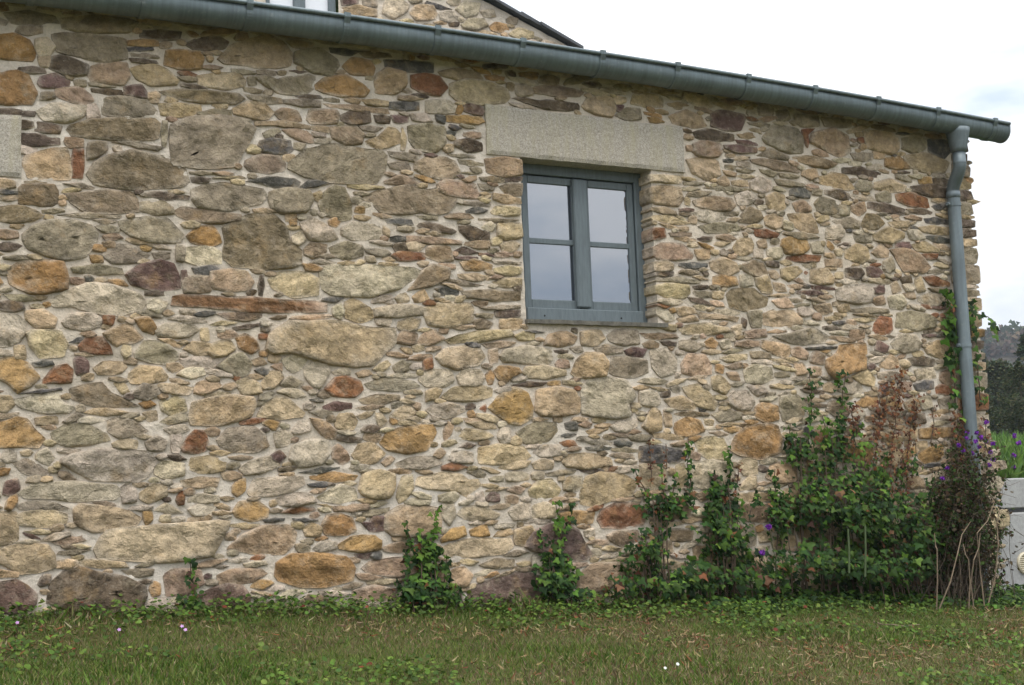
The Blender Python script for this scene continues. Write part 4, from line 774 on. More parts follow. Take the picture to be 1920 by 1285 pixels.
# granite lintel and the block at the frame's edge
def granite(name, x0, x1, z0, z1, y0=-0.016, y1=0.30):
    """sawn block whose arrises are chipped and whose face is not quite flat"""
    nx, nz = int((x1-x0)/0.02), int((z1-z0)/0.02); u = np.linspace(0, 1, nx+1); w = np.linspace(0, 1, nz+1)
    U, W = np.meshgrid(u, w); X = x0+(x1-x0)*U; Z = z0+(z1-z0)*W
    top = 0.010*vnoise(X*4, 0*X, 6)+0.006*vnoise(X*14, 0*X, 7); bot = 0.004*vnoise(X*6, 0*X, 8)+0.003*vnoise(X*30, 0*X, 9)
    Z = Z+top*W+bot*(1-W); X = X+0.006*vnoise(Z*12, U*2, 5)*np.abs(2*U-1)**4
    edge = (U < 1e-6) | (U > 1-1e-6) | (W < 1e-6) | (W > 1-1e-6)
    Y = y0+0.004*vnoise(X*6, Z*6, 11)+0.002*vnoise(X*25, Z*25, 12)+np.where(edge, 0.007+0.006*vnoise(X*30, Z*30, 13), 0)
    v = np.stack([X, Y, Z], -1).reshape(-1, 3); m = nx+1
    i = (np.arange(nz)[:, None]*m+np.arange(nx)[None]).ravel(); f = [tuple(q) for q in np.stack([i, i+1, i+m+1, i+m], 1)]
    loop = list(range(nx+1))+[j*m+nx for j in range(1, nz+1)]+[nz*m+k for k in range(nx-1, -1, -1)]+[j*m for j in range(nz-1, 0, -1)]
    b0 = len(v); bk = v[loop].copy(); bk[:, 1] = y1; v = np.vstack([v, bk]); L = len(loop)
    f += [(loop[k], b0+k, b0+(k+1) % L, loop[(k+1) % L]) for k in range(L)]; f.append(tuple(b0+k for k in range(L)))
    return mesh_obj(name, v, f, M['granite'], house, origin=((x0+x1)/2, 0, z0))
granite('lintel', *LIN)
granite('granite_block', *LB)

# window
win = empty('window', (0, 0, 0), parent=house); win.location = (4.05-2.4, 0.17, OZ0)
FY0, FY1 = 0.108, 0.198
b = MB()                                            # outer frame
b.box(3.536, 3.674, FY0, FY1, 1.515, 2.425, 0.004)
b.box(4.422, 4.496, FY0, FY1, 1.515, 2.425, 0.004)
b.box(3.674, 4.422, FY0, FY1, 2.345, 2.425, 0.004)
b.box(3.666, 4.431, FY0-0.025, FY1, 1.515, 1.590, 0.006)
b.build('frame', M['paint'], win)
def sash(x0, x1, sl, sr):
    b = MB(); z0, z1 = 1.592, 2.340; y0, y1 = FY0+0.012, FY1-0.004
    b.box(x0, x0+sl, y0, y1, z0, z1, 0.004); b.box(x1-sr, x1, y0, y1, z0, z1, 0.004)
    b.box(x0+sl, x1-sr, y0+0.001, y1, z0, z0+0.05, 0.004); b.box(x0+sl, x1-sr, y0+0.001, y1, z1-0.042, z1, 0.004)
    b.build('sash', M['paint'], win)
    zm = 1.955
    m = MB(); m.box(x0+sl-0.003, x1-sr+0.003, y0+0.004, y1-0.012, zm, zm+0.032, 0.004); m.build('glazing_bar', M['paint'], win)
    for za, zb in ((z0+0.047, zm+0.004), (zm+0.028, z1-0.040)):
        p = MB(); p.box(x0+sl-0.006, x1-sr+0.006, y0+0.012, y0+0.020, za, zb)
        p.build('pane', M['glass'], win)
sash(3.678, 4.030, 0.043, 0.026)
sash(4.034, 4.418, 0.082, 0.040)
b = MB(); b.box(4.002, 4.094, FY0-0.014, FY0+0.011, 1.600, 2.335, 0.007); b.build('centre_post', M['paint'], win)
for x in (3.776, 4.276):
    b = MB(); b.tube([(x, FY0-0.0262, 1.545), (x, FY0-0.020, 1.545)], 0.0055, 10); b.build('drain_hole', M['black'], win)
b = MB(); b.box(3.556, 4.506, 0.208, 0.215, 1.50, 2.43); b.build('backing', M['interior'], win)
# thin slate sill with a broken edge
n = 40; xs = np.linspace(3.605, 4.515, n)
ed = -0.032+0.012*vnoise(xs*30, xs*0, 4)+0.006*vnoise(xs*90, xs*0, 5)
v = [(x, e, 1.508+0.003*vnoise(x*40, 1, 3)) for x, e in zip(xs, ed)] + [(x, 0.15, 1.513) for x in xs] + [(x, e+0.004, 1.486+0.004*vnoise(x*50, 2, 3)) for x, e in zip(xs, ed)] + [(x, 0.15, 1.486) for x in xs]
f = []
for i in range(n-1):
    f += [(i, i+1, n+i+1, n+i), (2*n+i, 3*n+i, 3*n+i+1, 2*n+i+1), (i, 2*n+i, 2*n+i+1, i+1)]
f += [(0, n, 3*n, 2*n), (n-1, 3*n-1, 4*n-1, 2*n-1)]
mesh_obj('sill', v, f, M['sillslate'], house)

# gutter: half-round zinc with a rolled front rim, hung a little unevenly
GX = np.concatenate([np.arange(-2.4, 7.1, 0.2), [7.19]])
GR, GY = 0.073, -0.135
def gprof(R, lip):
    a = np.linspace(math.pi, 2*math.pi, 17)
    pr = [(GY+R*math.cos(t), -lip+R*math.sin(t)) for t in a]
    return [(GY-R, 0.0)] + pr + [(GY+R, 0.012)]
pr_out = gprof(GR, 0.040); pr_in = gprof(GR-0.004, 0.040)[::-1]
prof = pr_out+pr_in; k = len(prof)
v = [(x, p[0], rim_z(x)+p[1]) for x in GX for p in prof]
f = []
for i in range(len(GX)-1):
    for j in range(k): f.append((i*k+j, i*k+(j+1) % k, (i+1)*k+(j+1) % k, (i+1)*k+j))
f.append(tuple(range(k))); f.append(tuple((len(GX)-1)*k+j for j in range(k-1, -1, -1)))
gut = mesh_obj('gutter', v, f, M['zinc'], house, smooth=True)
b = MB(); b.tube([(x, GY-GR-0.005, rim_z(x)-0.004) for x in GX], 0.011, 10); b.build('rolled_rim', M['zinc'], gut, smooth=True)
b = MB(); x = 7.185
po = gprof(GR+0.003, 0.040); m_ = len(po)
b.add([(x, p[0], rim_z(x)+p[1]) for p in po]+[(x+0.012, p[0], rim_z(x)+p[1]) for p in po],
      [tuple(range(m_)), tuple(range(2*m_-1, m_-1, -1))]+[(i, (i+1) % m_, m_+(i+1) % m_, m_+i) for i in range(m_)])
b.build('end_cap', M['zinc'], gut)
for bx in [1.031-1.0, 0.53]+[1.03+0.502*i for i in range(13)]:
    R1, R2 = GR+0.005, GR+0.0005; v = []; hw = 0.016
    po, pi_ = gprof(R1, 0.040), gprof(R2, 0.040)
    q = [(GY-GR-0.019, 0.012)]+[(GY-GR-0.019, -0.010)]+po[1:]
    q2 = [(GY-GR-0.004, 0.012)]+[(GY-GR-0.004, -0.006)]+pi_[1:]
    loop = q+q2[::-1]; L = len(loop)
    for s in (-hw, hw): v += [(bx+s, p[0], rim_z(bx)+p[1]) for p in loop]
    n_ = len(q); f = []
    for i in range(n_-1):
        f += [(i, i+1, L-2-i, L-1-i), (L+i, 2*L-1-i, 2*L-2-i, L+i+1)]
    f += [(i, (i+1) % L, L+(i+1) % L, L+i) for i in range(L)]
    o = MB(); o.add(v, f); br = o.build('bracket', M['zinc'], gut, origin=(bx, GY, rim_z(bx)))

# downpipe: funnel outlet, corrugated swan neck, straight pipe with clips
PXX, PY = 6.79, -0.060
pipe = MB()
zt = rim_z(PXX)-0.075
pipe.tube([(PXX, GY, zt), (PXX, GY, zt-0.03), (PXX, GY, zt-0.13), (PXX, GY, zt-0.155)], [0.080, 0.074, 0.052, 0.047], 24)
dp = pipe.build('downpipe', M['pipe'], house, smooth=True)
b = MB()
pts, rad = [(PXX, GY, zt-0.15), (PXX, GY, zt-0.22)], [0.041, 0.041]
for i in range(33):
    t = i/32; s = t*t*(3-2*t)
    pts.append((PXX, GY+(PY-GY)*s, zt-0.23-0.17*t)); rad.append(0.041+0.0035*math.cos(i*math.pi))
pts.append((PXX, PY, zt-0.42)); rad.append(0.041)
b.tube(pts, rad, 20); b.build('swan_neck', M['pipe'], dp, smooth=True)
b = MB(); b.tube([(PXX, PY, zt-0.405), (PXX, PY, zt-0.406), (PXX, PY, zt-0.44), (PXX, PY, zt-0.441), (PXX, PY, zt-0.446), (PXX, PY, zt-0.46), (PXX, PY, 1.2), (PXX, PY, 0.4), (PXX, PY, -0.29), (PXX, PY, -0.3)], [0.042, 0.0445, 0.0445, 0.0415, 0.0415, 0.0415, 0.0415, 0.0415, 0.0415, 0.0415], 24); b.build('straight_pipe', M['pipe'], dp, smooth=True)
for z in (zt-0.485, 1.42):
    b = MB(); b.tube([(PXX, PY, z-0.012), (PXX, PY, z+0.012)], 0.0455, 24)
    b.box(PXX-0.064, PXX-0.040, PY-0.010, PY+0.010, z-0.011, z+0.011, 0.002)
    b.tube([(PXX-0.056, PY-0.018, z), (PXX-0.056, PY+0.014, z)], 0.006, 8); b.build('pipe_clip', M['pipe'], dp)

# eave and roof: slates laid over a low pitch, wholly behind the gutter as seen from the lawn
b = MB()
pit = 0.30; rx = np.linspace(-2.3, 7.04, 12); nx = len(rx)
for i in range(9):
    ya = -0.10+i*0.42; yb = ya+0.46; v = []
    for dz0, dz1 in ((0.0, -0.006), (0.02, 0.006)):
        v += [(x, ya, rim_z(x)-0.032+pit*(ya+0.10)+dz0) for x in rx] + [(x, yb, rim_z(x)-0.032+pit*(yb+0.10)+dz1) for x in rx]
    f = []
    for j in range(nx-1): f += [(j, nx+j, nx+j+1, j+1), (2*nx+j, 2*nx+j+1, 3*nx+j+1, 3*nx+j), (j, j+1, 2*nx+j+1, 2*nx+j), (nx+j, 3*nx+j, 3*nx+j+1, nx+j+1)]
    f += [(0, 2*nx, 3*nx, nx), (nx-1, 2*nx-1, 4*nx-1, 3*nx-1)]
    b.add(v, f)
b.build('roof', M['slate'], house)

# ------------------------------------------------------------------ taller gable behind
GYP = 3.5
gable = empty('gable_house', (4.5, GYP, 2.5), 'taller stone gable with dark slate verge rising behind the gutter', 'house')
slope = (4.735-4.432)/(6.156-5.308)
def verge_z(x): return 4.735-slope*(x-5.308)-0.03
gx = np.arange(0.0, 6.3, 0.06)
rows = np.arange(0, 41)/40
v = []; 
for x in gx:
    top = verge_z(x) if x > 2.9 else verge_z(2.9)-slope*(2.9-x)
    for r_ in rows: z = 2.6+(top-2.6)*r_; v.append((x, GYP+0.012*float(vnoise(x*9, z*11, 3))+0.01*float(vnoise(x*25, z*25, 4)), z))
v = np.array(v); nr = len(rows); i = (np.arange(len(gx)-1)[:, None]*nr+np.arange(nr-1)[None]).ravel()
GW = (3.335, 3.955, 4.36, 5.05)
f = np.stack([i, i+nr, i+nr+1, i+1], 1); cc = v[f].mean(1)
f = f[~((cc[:, 0] > GW[0]) & (cc[:, 0] < GW[1]) & (cc[:, 2] > GW[2]))]
gwall = mesh_obj('wall', v, f, M['mortar'], gable, smooth=True)
occ2 = Occ(1.5, 6.2, 3.9, 5.3)
occ2.mark(np.array([(GW[0]-.03, GW[2]-.03), (GW[1]+.03, GW[2]-.03), (GW[1]+.03, 5.4), (GW[0]-.03, 5.4)]))
gs = []
for code, px in parse(GABLE, 440, 0, 2.8235):
    P = np.array([unproj(a, c, GYP)[[0, 2]] for a, c in px])
    if area(P) < 0: P = P[::-1]
    occ2.mark(P, 0.008); gs.append((code, P))
ins = lambda x, z: z < verge_z(x)-0.08
gs += fill(occ2, [(0.26, 0.13, 500), (0.18, 0.09, 900), (0.12, 0.05, 1500), (0.08, 0.03, 1800)], rs, 0.012, common, ins)
gs.sort(key=lambda it: -abs(area(it[1]))*(1 if it[1][:, 1].mean() > 4.3 else 0.01))
rest = []
for i, (code, P) in enumerate(gs):
    if P[:, 1].max() > verge_z(P[:, 0].mean())+0.02 : P[:, 1] = np.minimum(P[:, 1], verge_z(P[:, 0])-0.01)
    G = stone_geo(P, code, rs, GYP, 0.03, None if i < 60 else 14); c = P.mean(0)
    if i < 70: face_smooth(mesh_obj('stone', G[0], G[1], M['stone'], gwall, True, G[2], origin=(c[0], GYP, c[1])), G[3])
    else: rest.append(G)
if rest: V, F, C, sm = join(rest); tag(face_smooth(mesh_obj('small_stones', V, F, M['stone'], gwall, True, C), sm), kind='stuff')
# verge slates: overlapping pieces down the slope
vg = None
roof2 = MB()
for x0, x1, s in ((2.9, 6.35, -1), (0.0, 2.9, 1)):
    z0 = verge_z(2.9) if s == -1 else verge_z(2.9)-slope*2.9
    za = verge_z(x0) if s == -1 else z0; zb = verge_z(x1) if s == -1 else verge_z(2.9)
    roof2.add([(x0, GYP+0.02, za), (x1, GYP+0.02, zb), (x1, GYP+5, zb), (x0, GYP+5, za), (x0, GYP+0.02, za+0.03), (x1, GYP+0.02, zb+0.03), (x1, GYP+5, zb+0.03), (x0, GYP+5, za+0.03)],
              [(0, 3, 2, 1), (4, 5, 6, 7), (0, 1, 5, 4), (1, 2, 6, 5), (2, 3, 7, 6), (3, 0, 4, 7)])
rf = roof2.build('roof', M['slate'], gable)
for i in range(18):
    x = 2.9+i*0.18; L = 0.24; z = verge_z(x); th = 0.022+0.008*rs.random(); dy = -0.07+0.02*rs.random()
    dz = 0.028; b = MB()
    b.add([(x, GYP+dy, z+dz), (x+L, GYP+dy, z+dz-slope*L-0.012), (x+L, GYP+0.3, z+dz-slope*L-0.012), (x, GYP+0.3, z+dz),
           (x, GYP+dy, z+dz+th), (x+L, GYP+dy, z+dz+th-slope*L-0.012), (x+L, GYP+0.3, z+dz+th-slope*L-0.012), (x, GYP+0.3, z+dz+th)],
          [(0, 3, 2, 1), (4, 5, 6, 7), (0, 1, 5, 4), (1, 2, 6, 5), (2, 3, 7, 6), (3, 0, 4, 7)])
    b.build('verge_slate', M['slate'], rf, origin=(x, GYP, z))
gw = empty('window', (3.645-4.5, 0.0, 4.38-2.5), parent=gable)
b = MB(); yf = GYP+0.03
b.box(3.338, 3.405, yf, yf+0.07, 4.37, 5.0, 0.004); b.box(3.895, 3.952, yf, yf+0.07, 4.37, 5.0, 0.004)
b.box(3.603, 3.695, yf-0.004, yf+0.066, 4.375, 5.0, 0.004); b.box(3.405, 3.603, yf+0.002, yf+0.068, 4.372, 4.432, 0.004); b.box(3.695, 3.895, yf+0.002, yf+0.068, 4.372, 4.432, 0.004)
b.build('frame', M['paint'], gw)
for x0, x1 in ((3.40, 3.607), (3.69, 3.90)):
    b = MB(); b.box(x0, x1, yf+0.035, yf+0.045, 4.43, 5.0); b.build('blind', M['blind'], gw)

# ------------------------------------------------------------------ concrete wall with a round vent, right of the corner
cw = empty('concrete_wall', (8.6, 0.25, -0.3), 'low grey concrete retaining wall with round vent beside the house corner', 'wall')
b = MB(); b.box(7.07, 12.0, 0.15, 0.42, -0.55, 0.335, 0.010); b.build('body', M['concrete'], cw)
b = MB(); b.box(7.06, 12.0, 0.158, 0.41, 0.337, 0.36, 0.0); b.build('joint', M['interior'], cw)
b = MB(); b.box(7.055, 12.0, 0.148, 0.43, 0.362, 0.562, 0.008); b.build('coping', M['concrete'], cw)
vc = unproj(1921, 1056, 0.15)
b = MB(); n = 32; R = 0.072
ring = []
for rr_, yy in ((R, 0.151), (R, 0.138), (R-0.008, 0.132), (R-0.012, 0.138), (R-0.012, 0.149)):
    ring.append([(vc[0]+rr_*math.cos(2*math.pi*i/n), yy, vc[2]+rr_*math.sin(2*math.pi*i/n)) for i in range(n)])
v = [p for r_ in ring for p in r_]
b.add(v, [(j*n+i, j*n+(i+1) % n, (j+1)*n+(i+1) % n, (j+1)*n+i) for j in range(4) for i in range(n)]+[tuple(4*n+i for i in range(n))])
vent = b.build('vent', M['cream'], cw, smooth=False)
for i in range(9):
    z = vc[2]-0.052+0.013*i; hw = math.sqrt(max(1e-4, (R-0.012)**2-(z-vc[2])**2))
    s = MB(); s.add([(vc[0]-hw, 0.136, z-0.004), (vc[0]+hw, 0.136, z-0.004), (vc[0]+hw, 0.147, z+0.005), (vc[0]-hw, 0.147, z+0.005),
                     (vc[0]-hw, 0.139, z-0.006), (vc[0]+hw, 0.139, z-0.006), (vc[0]+hw, 0.1485, z+0.003), (vc[0]-hw, 0.1485, z+0.003)],
                    [(0, 1, 2, 3), (7, 6, 5, 4), (0, 4, 5, 1), (3, 2, 6, 7), (0, 3, 7, 4), (1, 5, 6, 2)])
    s.build('slat', M['cream'], vent)

# ------------------------------------------------------------------ foliage helpers
def nrm(a): return a/(np.linalg.norm(a, axis=-1, keepdims=True)+1e-9)

def scatter(tv, tf, P, N, D, S, C, fold=None):
    """place template (tv, tf) at points P with normals N, tip directions D, sizes S and colours C"""
    P, N, D = np.asarray(P, float), nrm(np.asarray(N, float)), np.asarray(D, float)
    y = nrm(D-N*(D*N).sum(1, keepdims=True)); x = np.cross(y, N)
    S = np.asarray(S, float).reshape(-1, 1, 1)
    T = np.asarray(tv, float); k = len(T); n = len(P)
    sx = T[None, :, 0:1]
    V = P[:, None]+S*(sx*x[:, None]+T[None, :, 1:2]*y[:, None]+T[None, :, 2:3]*N[:, None])
    F = (np.asarray(tf)[None]+(np.arange(n)*k)[:, None, None]).reshape(-1, 3)
    Cc = np.repeat(np.concatenate([np.asarray(C, float), np.ones((n, 1))], 1), k, 0)
    return V.reshape(-1, 3), F, Cc

def fan(pts, ctr):
    v = [ctr]+pts; n = len(pts)
    return np.array(v, float), np.array([(0, 1+i, 1+(i+1) % n) for i in range(n)])
IVY_V, IVY_F = fan([(0, 0, 0), (-.40, -.10, -.03), (-.54, .26, -.06), (-.27, .38, 0), (0, .92, -.10), (.27, .38, 0), (.54, .26, -.06), (.40, -.10, -.03)], (0, .28, .07))
OVAL_V, OVAL_F = fan([(0, 0, 0), (-.32, .30, -.03), (-.28, .66, -.03), (0, 1, -.08), (.28, .66, -.03), (.32, .30, -.03)], (0, .45, .05))
ROUND_V, ROUND_F = fan([(.5*math.cos(a), .5+.5*math.sin(a), 0) for a in np.linspace(0, 6.283, 7, endpoint=False)], (0, .5, -.08))
BLADE_V = np.array([(-.07, 0, 0), (.07, 0, 0), (-.055, .5, .12), (.055, .5, .12), (0, 1, .42)]); BLADE_F = np.array([(0, 1, 3), (0, 3, 2), (2, 3, 4)])
CRUMB_V = np.array([(-.5, -.2, 0), (.4, -.35, .2), (.5, .3, -.1), (-.3, .4, .15)]); CRUMB_F = np.array([(0, 1, 2), (0, 2, 3)])

rv = np.random.default_rng(5)
def pick_col(cols, n, rng=rv, jit=0.25):
    c = np.array(cols)[rng.integers(0, len(cols), n)]
    return c*rng.uniform(1-jit, 1+jit, (n, 1))*rng.uniform(0.9, 1.1, (n, 3))

GREEN = [(0.030, 0.068, 0.014), (0.024, 0.056, 0.014), (0.045, 0.090, 0.016), (0.065, 0.115, 0.020), (0.018, 0.040, 0.012)]
FRESH = [(0.085, 0.165, 0.022), (0.12, 0.20, 0.03), (0.06, 0.12, 0.018)]
DRYC = [(0.17, 0.07, 0.03), (0.12, 0.045, 0.025), (0.21, 0.115, 0.055), (0.08, 0.04, 0.025)]
STRAW = [(0.24, 0.19, 0.09), (0.19, 0.14, 0.07), (0.12, 0.08, 0.045), (0.27, 0.22, 0.12)]

def on_ground(px, py, extra=0.0):
    d = CF + CR*(px-960)/PXF + CU*(642.5-py)/PXF
    t = 5.0
    for _ in range(40):
        p = CAM+d*t; t += (float(ground_z(p[0], p[1]))-p[2])/d[2]*0.8 if d[2] < -0.02 else 0
    p = CAM+d*t; return np.array([p[0], p[1], float(ground_z(p[0], p[1]))+extra])

def wall_plant(name, label, vines, masses, group=None, cat='ivy', leaf=0.042, mat='leaf', dry_share=0.035, canes=()):
    """creeper on the wall: vines are pixel paths (colour set, spread px, leaves per 100 px), masses are pixel ellipses
    (cx, cy, rx, ry, leaves, nearest and farthest distance from the wall)"""
    base = masses[-1] if masses else None
    bx = np.mean([m[0] for m in masses]) if masses else vines[0][0][-1][0]
    g0 = unproj(bx, 1130, -0.05); root = empty(name, (g0[0], -0.05, float(ground_z(g0[0], -0.05))), label, cat, group)
    P, N, D, S, C = [], [], [], [], []
    st = MB()
    for path, kind, spread, dens in vines:
        q = np.array(path, float); L = np.concatenate([[0], np.cumsum(np.linalg.norm(np.diff(q, axis=0), axis=1))])
        m = max(4, int(L[-1]/14)); tt = np.linspace(0, L[-1], m)
        xs_ = np.interp(tt, L, q[:, 0])+rv.normal(0, 2.0, m); zs_ = np.interp(tt, L, q[:, 1])
        w = [unproj(a, b_, -0.035-0.012*rv.random()) for a, b_ in zip(xs_, zs_)]
        gz = [max(p[2], float(ground_z(p[0], p[1]))-0.03) for p in w]; w = [np.array([p[0], p[1], z]) for p, z in zip(w, gz)]
        vb = MB(); vb.tube(w, [0.0022+0.0028*i/len(w) for i in range(len(w))], 5); vb.build('stem', M['stem'], root)
        n = int(L[-1]/100*dens)
        t = rv.random(n)*L[-1]
        for ti in t:
            a = np.interp(ti, L, q[:, 0])+rv.normal(0, spread); b_ = np.interp(ti, L, q[:, 1])+rv.normal(0, spread*0.8)
            o = -0.035-abs(rv.normal(0, 0.022)); P.append(unproj(a, b_, o)); N.append((rv.normal(0, .45), -1, rv.normal(.35, .45)))
            D.append((rv.normal(0, .7), rv.normal(-.2, .3), -1+rv.normal(0, .5)))
            sz = leaf*rv.uniform(0.55, 1.15)
            if kind == 'dry': sz *= 0.62
            S.append(sz)
            cs = DRYC if kind == 'dry' or rv.random() < dry_share else (FRESH if kind == 'fresh' or rv.random() < 0.22 else GREEN)
            C.append(pick_col(cs, 1)[0])
    for cx, cy, rx, ry, cnt, o0, o1 in masses:
        gp = unproj(cx, cy, -0.04); gz = float(ground_z(gp[0], -0.04))
        for _ in range(3+int(rx/14)):                # main stems feeding the clump
            a = cx+rv.uniform(-.7, .7)*rx; top = unproj(a, cy-ry*rv.uniform(.2, .9), -0.04-rv.random()*0.4*o1)
            bt = np.array([top[0]+rv.normal(0, .04), -0.05-rv.random()*0.5*o1, gz-0.02])
            st.tube([bt, bt*0.5+top*0.5+rv.normal(0, .012, 3), top], [0.005, 0.004, 0.0025], 5)
        n = cnt
        ang = rv.random(n)*6.283; rr_ = rv.random(n)**0.62*(1.12+0.26*np.sin(ang*3+rv.random()*6)+0.2*np.sin(ang*7+rv.random()*6))
        for k in range(n):
            u, v_ = rr_[k]*math.cos(ang[k]), rr_[k]*math.sin(ang[k])
            edge = max(0.0, 1-rr_[k]**2)
            o = -(o0+(o1-o0)*edge**0.5*rv.random()**0.7)
            p = unproj(cx+u*rx+rv.normal(0, 3), cy+v_*ry+rv.normal(0, 3), o)
            z0 = float(ground_z(p[0], p[1]))
            if p[2] < z0: p[2] = z0+rv.random()*0.06
            P.append(p); N.append((rv.normal(0, .6), -0.8, rv.normal(.65, .5))); D.append((rv.normal(0, .8), rv.normal(-.4, .4), -0.8+rv.normal(0, .6)))
            S.append(leaf*rv.choice([.55, .75, 1.0, 1.25, 1.55], p=[.22, .28, .26, .16, .08]))
            cs = DRYC if rv.random() < dry_share else (FRESH if rv.random() < 0.10+0.12*max(0, -v_) else GREEN); C.append(pick_col(cs, 1)[0])
    if st.v: tag(st.build('inner_stems', M['stem'], root), kind='stuff')
    V, F, Cc = scatter(IVY_V, IVY_F, P, N, D, S, C)
    tag(mesh_obj('foliage', V, F, M[mat], root, False, Cc), kind='stuff')
    for (xa, ya, xb, yb) in canes:
        b = MB(); a_ = unproj(xa, ya, -0.33); c_ = unproj(xb, yb, -0.36); b.tube([c_, (a_+c_)/2+np.array([.004, 0, 0]), a_], [0.007, 0.0065, 0.006], 8); b.build('cane', M['cane'], root)
    return root

wall_plant('ivy_plant', 'smallest wispy ivy sprig at the foot of the wall, far left', [([(358, 1050), (362, 1085), (364, 1112), (368, 1146)], 'green', 6, 42), ([(338, 1118), (365, 1128)], 'green', 7, 40)],
           [(352, 1132, 22, 12, 26, .03, .06)], 'ivy plants on the wall', leaf=0.032)
wall_plant('ivy_plant', 'bushy ivy clump climbing left of the domed dark brown stone', [([(822, 950), (816, 985), (812, 1010), (803, 1050), (797, 1130)], 'fresh', 5, 34), ([(760, 975), (766, 1010), (776, 1034)], 'green', 4, 26), ([(762, 1030), (764, 1095)], 'green', 5, 38), ([(836, 1040), (836, 1100)], 'green', 5, 34), ([(792, 1000), (800, 1040)], 'fresh', 7, 40)],
           [(800, 1046, 20, 34, 120, .03, .07), (790, 1108, 38, 27, 230, .03, .14), (850, 1118, 20, 16, 50, .03, .1)], 'ivy plants on the wall', leaf=0.036)
wall_plant('ivy_plant', 'ivy clump growing up across the domed dark brown stone', [([(1044, 940), (1047, 980), (1050, 1015), (1045, 1130)], 'fresh', 4, 34), ([(1076, 942), (1066, 985), (1060, 1010)], 'green', 3, 24), ([(1012, 990), (1016, 1030)], 'green', 4, 26), ([(1068, 1055), (1066, 1100)], 'fresh', 5, 40)],
           [(1040, 1048, 20, 26, 100, .03, .07), (1042, 1096, 34, 32, 200, .03, .13), (1085, 1118, 30, 16, 60, .03, .1)], 'ivy plants on the wall', leaf=0.036)
wall_plant('ivy_plant', 'thin ivy under the window right side with a dark tuft halfway up', [([(1190, 880), (1200, 905), (1216, 932)], 'green', 4, 26), ([(1290, 818), (1291, 850), (1293, 900), (1299, 955)], 'green', 4, 36), ([(1240, 868), (1243, 935)], 'green', 3, 22), ([(1263, 885), (1262, 935)], 'green', 4, 24), ([(1219, 826), (1222, 905)], 'dry', 3, 26), ([(1249, 832), (1247, 880)], 'dry', 3, 22), ([(1250, 950), (1225, 1120)], 'green', 9, 26)],
           [(1250, 948, 38, 22, 190, .03, .07), (1215, 1035, 42, 50, 210, .03, .16), (1180, 1095, 40, 24, 110, .03, .2)], 'ivy plants on the wall', leaf=0.034, dry_share=.1)
wall_plant('ivy_plant', 'middle ivy clump between thin ivy and the great ivy mass', [([(1366, 838), (1368, 890), (1372, 920)], 'green', 4, 26), ([(1384, 870), (1376, 930)], 'dry', 4, 32), ([(1424, 925), (1400, 975)], 'green', 5, 30), ([(1340, 890), (1345, 930)], 'green', 6, 36)],
           [(1350, 938, 26, 36, 150, .03, .07), (1362, 1005, 44, 48, 330, .04, .16), (1320, 1080, 60, 32, 240, .04, .22), (1270, 1098, 70, 22, 220, .04, .26), (1425, 1085, 60, 30, 240, .04, .26)], 'ivy plants on the wall', leaf=0.038)
wall_plant('ivy_plant', 'great dark ivy mass spreading over the wall foot near downpipe', [([(1520, 690), (1522, 760), (1515, 840)], 'green', 6, 36), ([(1582, 700), (1578, 770), (1568, 850)], 'green', 8, 46), ([(1545, 780), (1550, 840)], 'fresh', 8, 50), ([(1480, 795), (1487, 870)], 'green', 8, 46), ([(1452, 880), (1456, 960)], 'green', 6, 40), ([(1620, 830), (1624, 900)], 'fresh', 8, 46), ([(1660, 850), (1656, 900)], 'green', 6, 34), ([(1715, 830), (1712, 890)], 'green', 6, 26), ([(1530, 840), (1535, 920)], 'green', 9, 60), ([(1600, 800), (1604, 900)], 'green', 8, 44), ([(1640, 860), (1640, 920)], 'green', 8, 50), ([(1690, 860), (1688, 930)], 'green', 7, 40), ([(1750, 890), (1746, 950)], 'green', 8, 40), ([(1790, 870), (1784, 950)], 'green', 9, 44)],
           [(1498, 850, 18, 40, 60, .03, .06), (1562, 850, 24, 44, 100, .03, .07), (1466, 968, 26, 38, 190, .04, .12), (1545, 945, 56, 52, 380, .05, .18), (1640, 965, 74, 66, 950, .06, .30), (1735, 1005, 70, 64, 560, .06, .30), (1540, 1052, 100, 36, 400, .08, .30), (1660, 1062, 120, 36, 620, .08, .38)], 'ivy plants on the wall', leaf=0.038, canes=((1590, 992, 1592, 1075), (1622, 986, 1622, 1082)))
wall_plant('dry_vine', 'withered red-brown creeper strands above the great ivy mass', [([(1650, 745), (1646, 800), (1640, 880), (1640, 960)], 'dry', 7, 90), ([(1690, 690), (1682, 760), (1672, 850), (1668, 950)], 'dry', 7, 90), ([(1722, 745), (1706, 800), (1700, 880), (1698, 950)], 'dry', 8, 90), ([(1598, 760), (1602, 830)], 'dry', 8, 80), ([(1665, 715), (1655, 790)], 'dry', 7, 80), ([(1752, 760), (1746, 830)], 'dry', 5, 24)],
           [], None, 'vine', leaf=0.040, mat='dry')
wall_plant('ivy_plant', 'ivy trailing up along the left side of the downpipe', [([(1778, 545), (1781, 580), (1786, 640), (1786, 700), (1790, 760)], 'green', 5, 34), ([(1776, 590), (1772, 635)], 'fresh', 4, 14), ([(1795, 770), (1798, 850), (1806, 960)], 'dry', 7, 110), ([(1808, 760), (1806, 790)], 'fresh', 4, 10)],
           [], 'ivy plants on the wall', leaf=0.060, dry_share=.02)
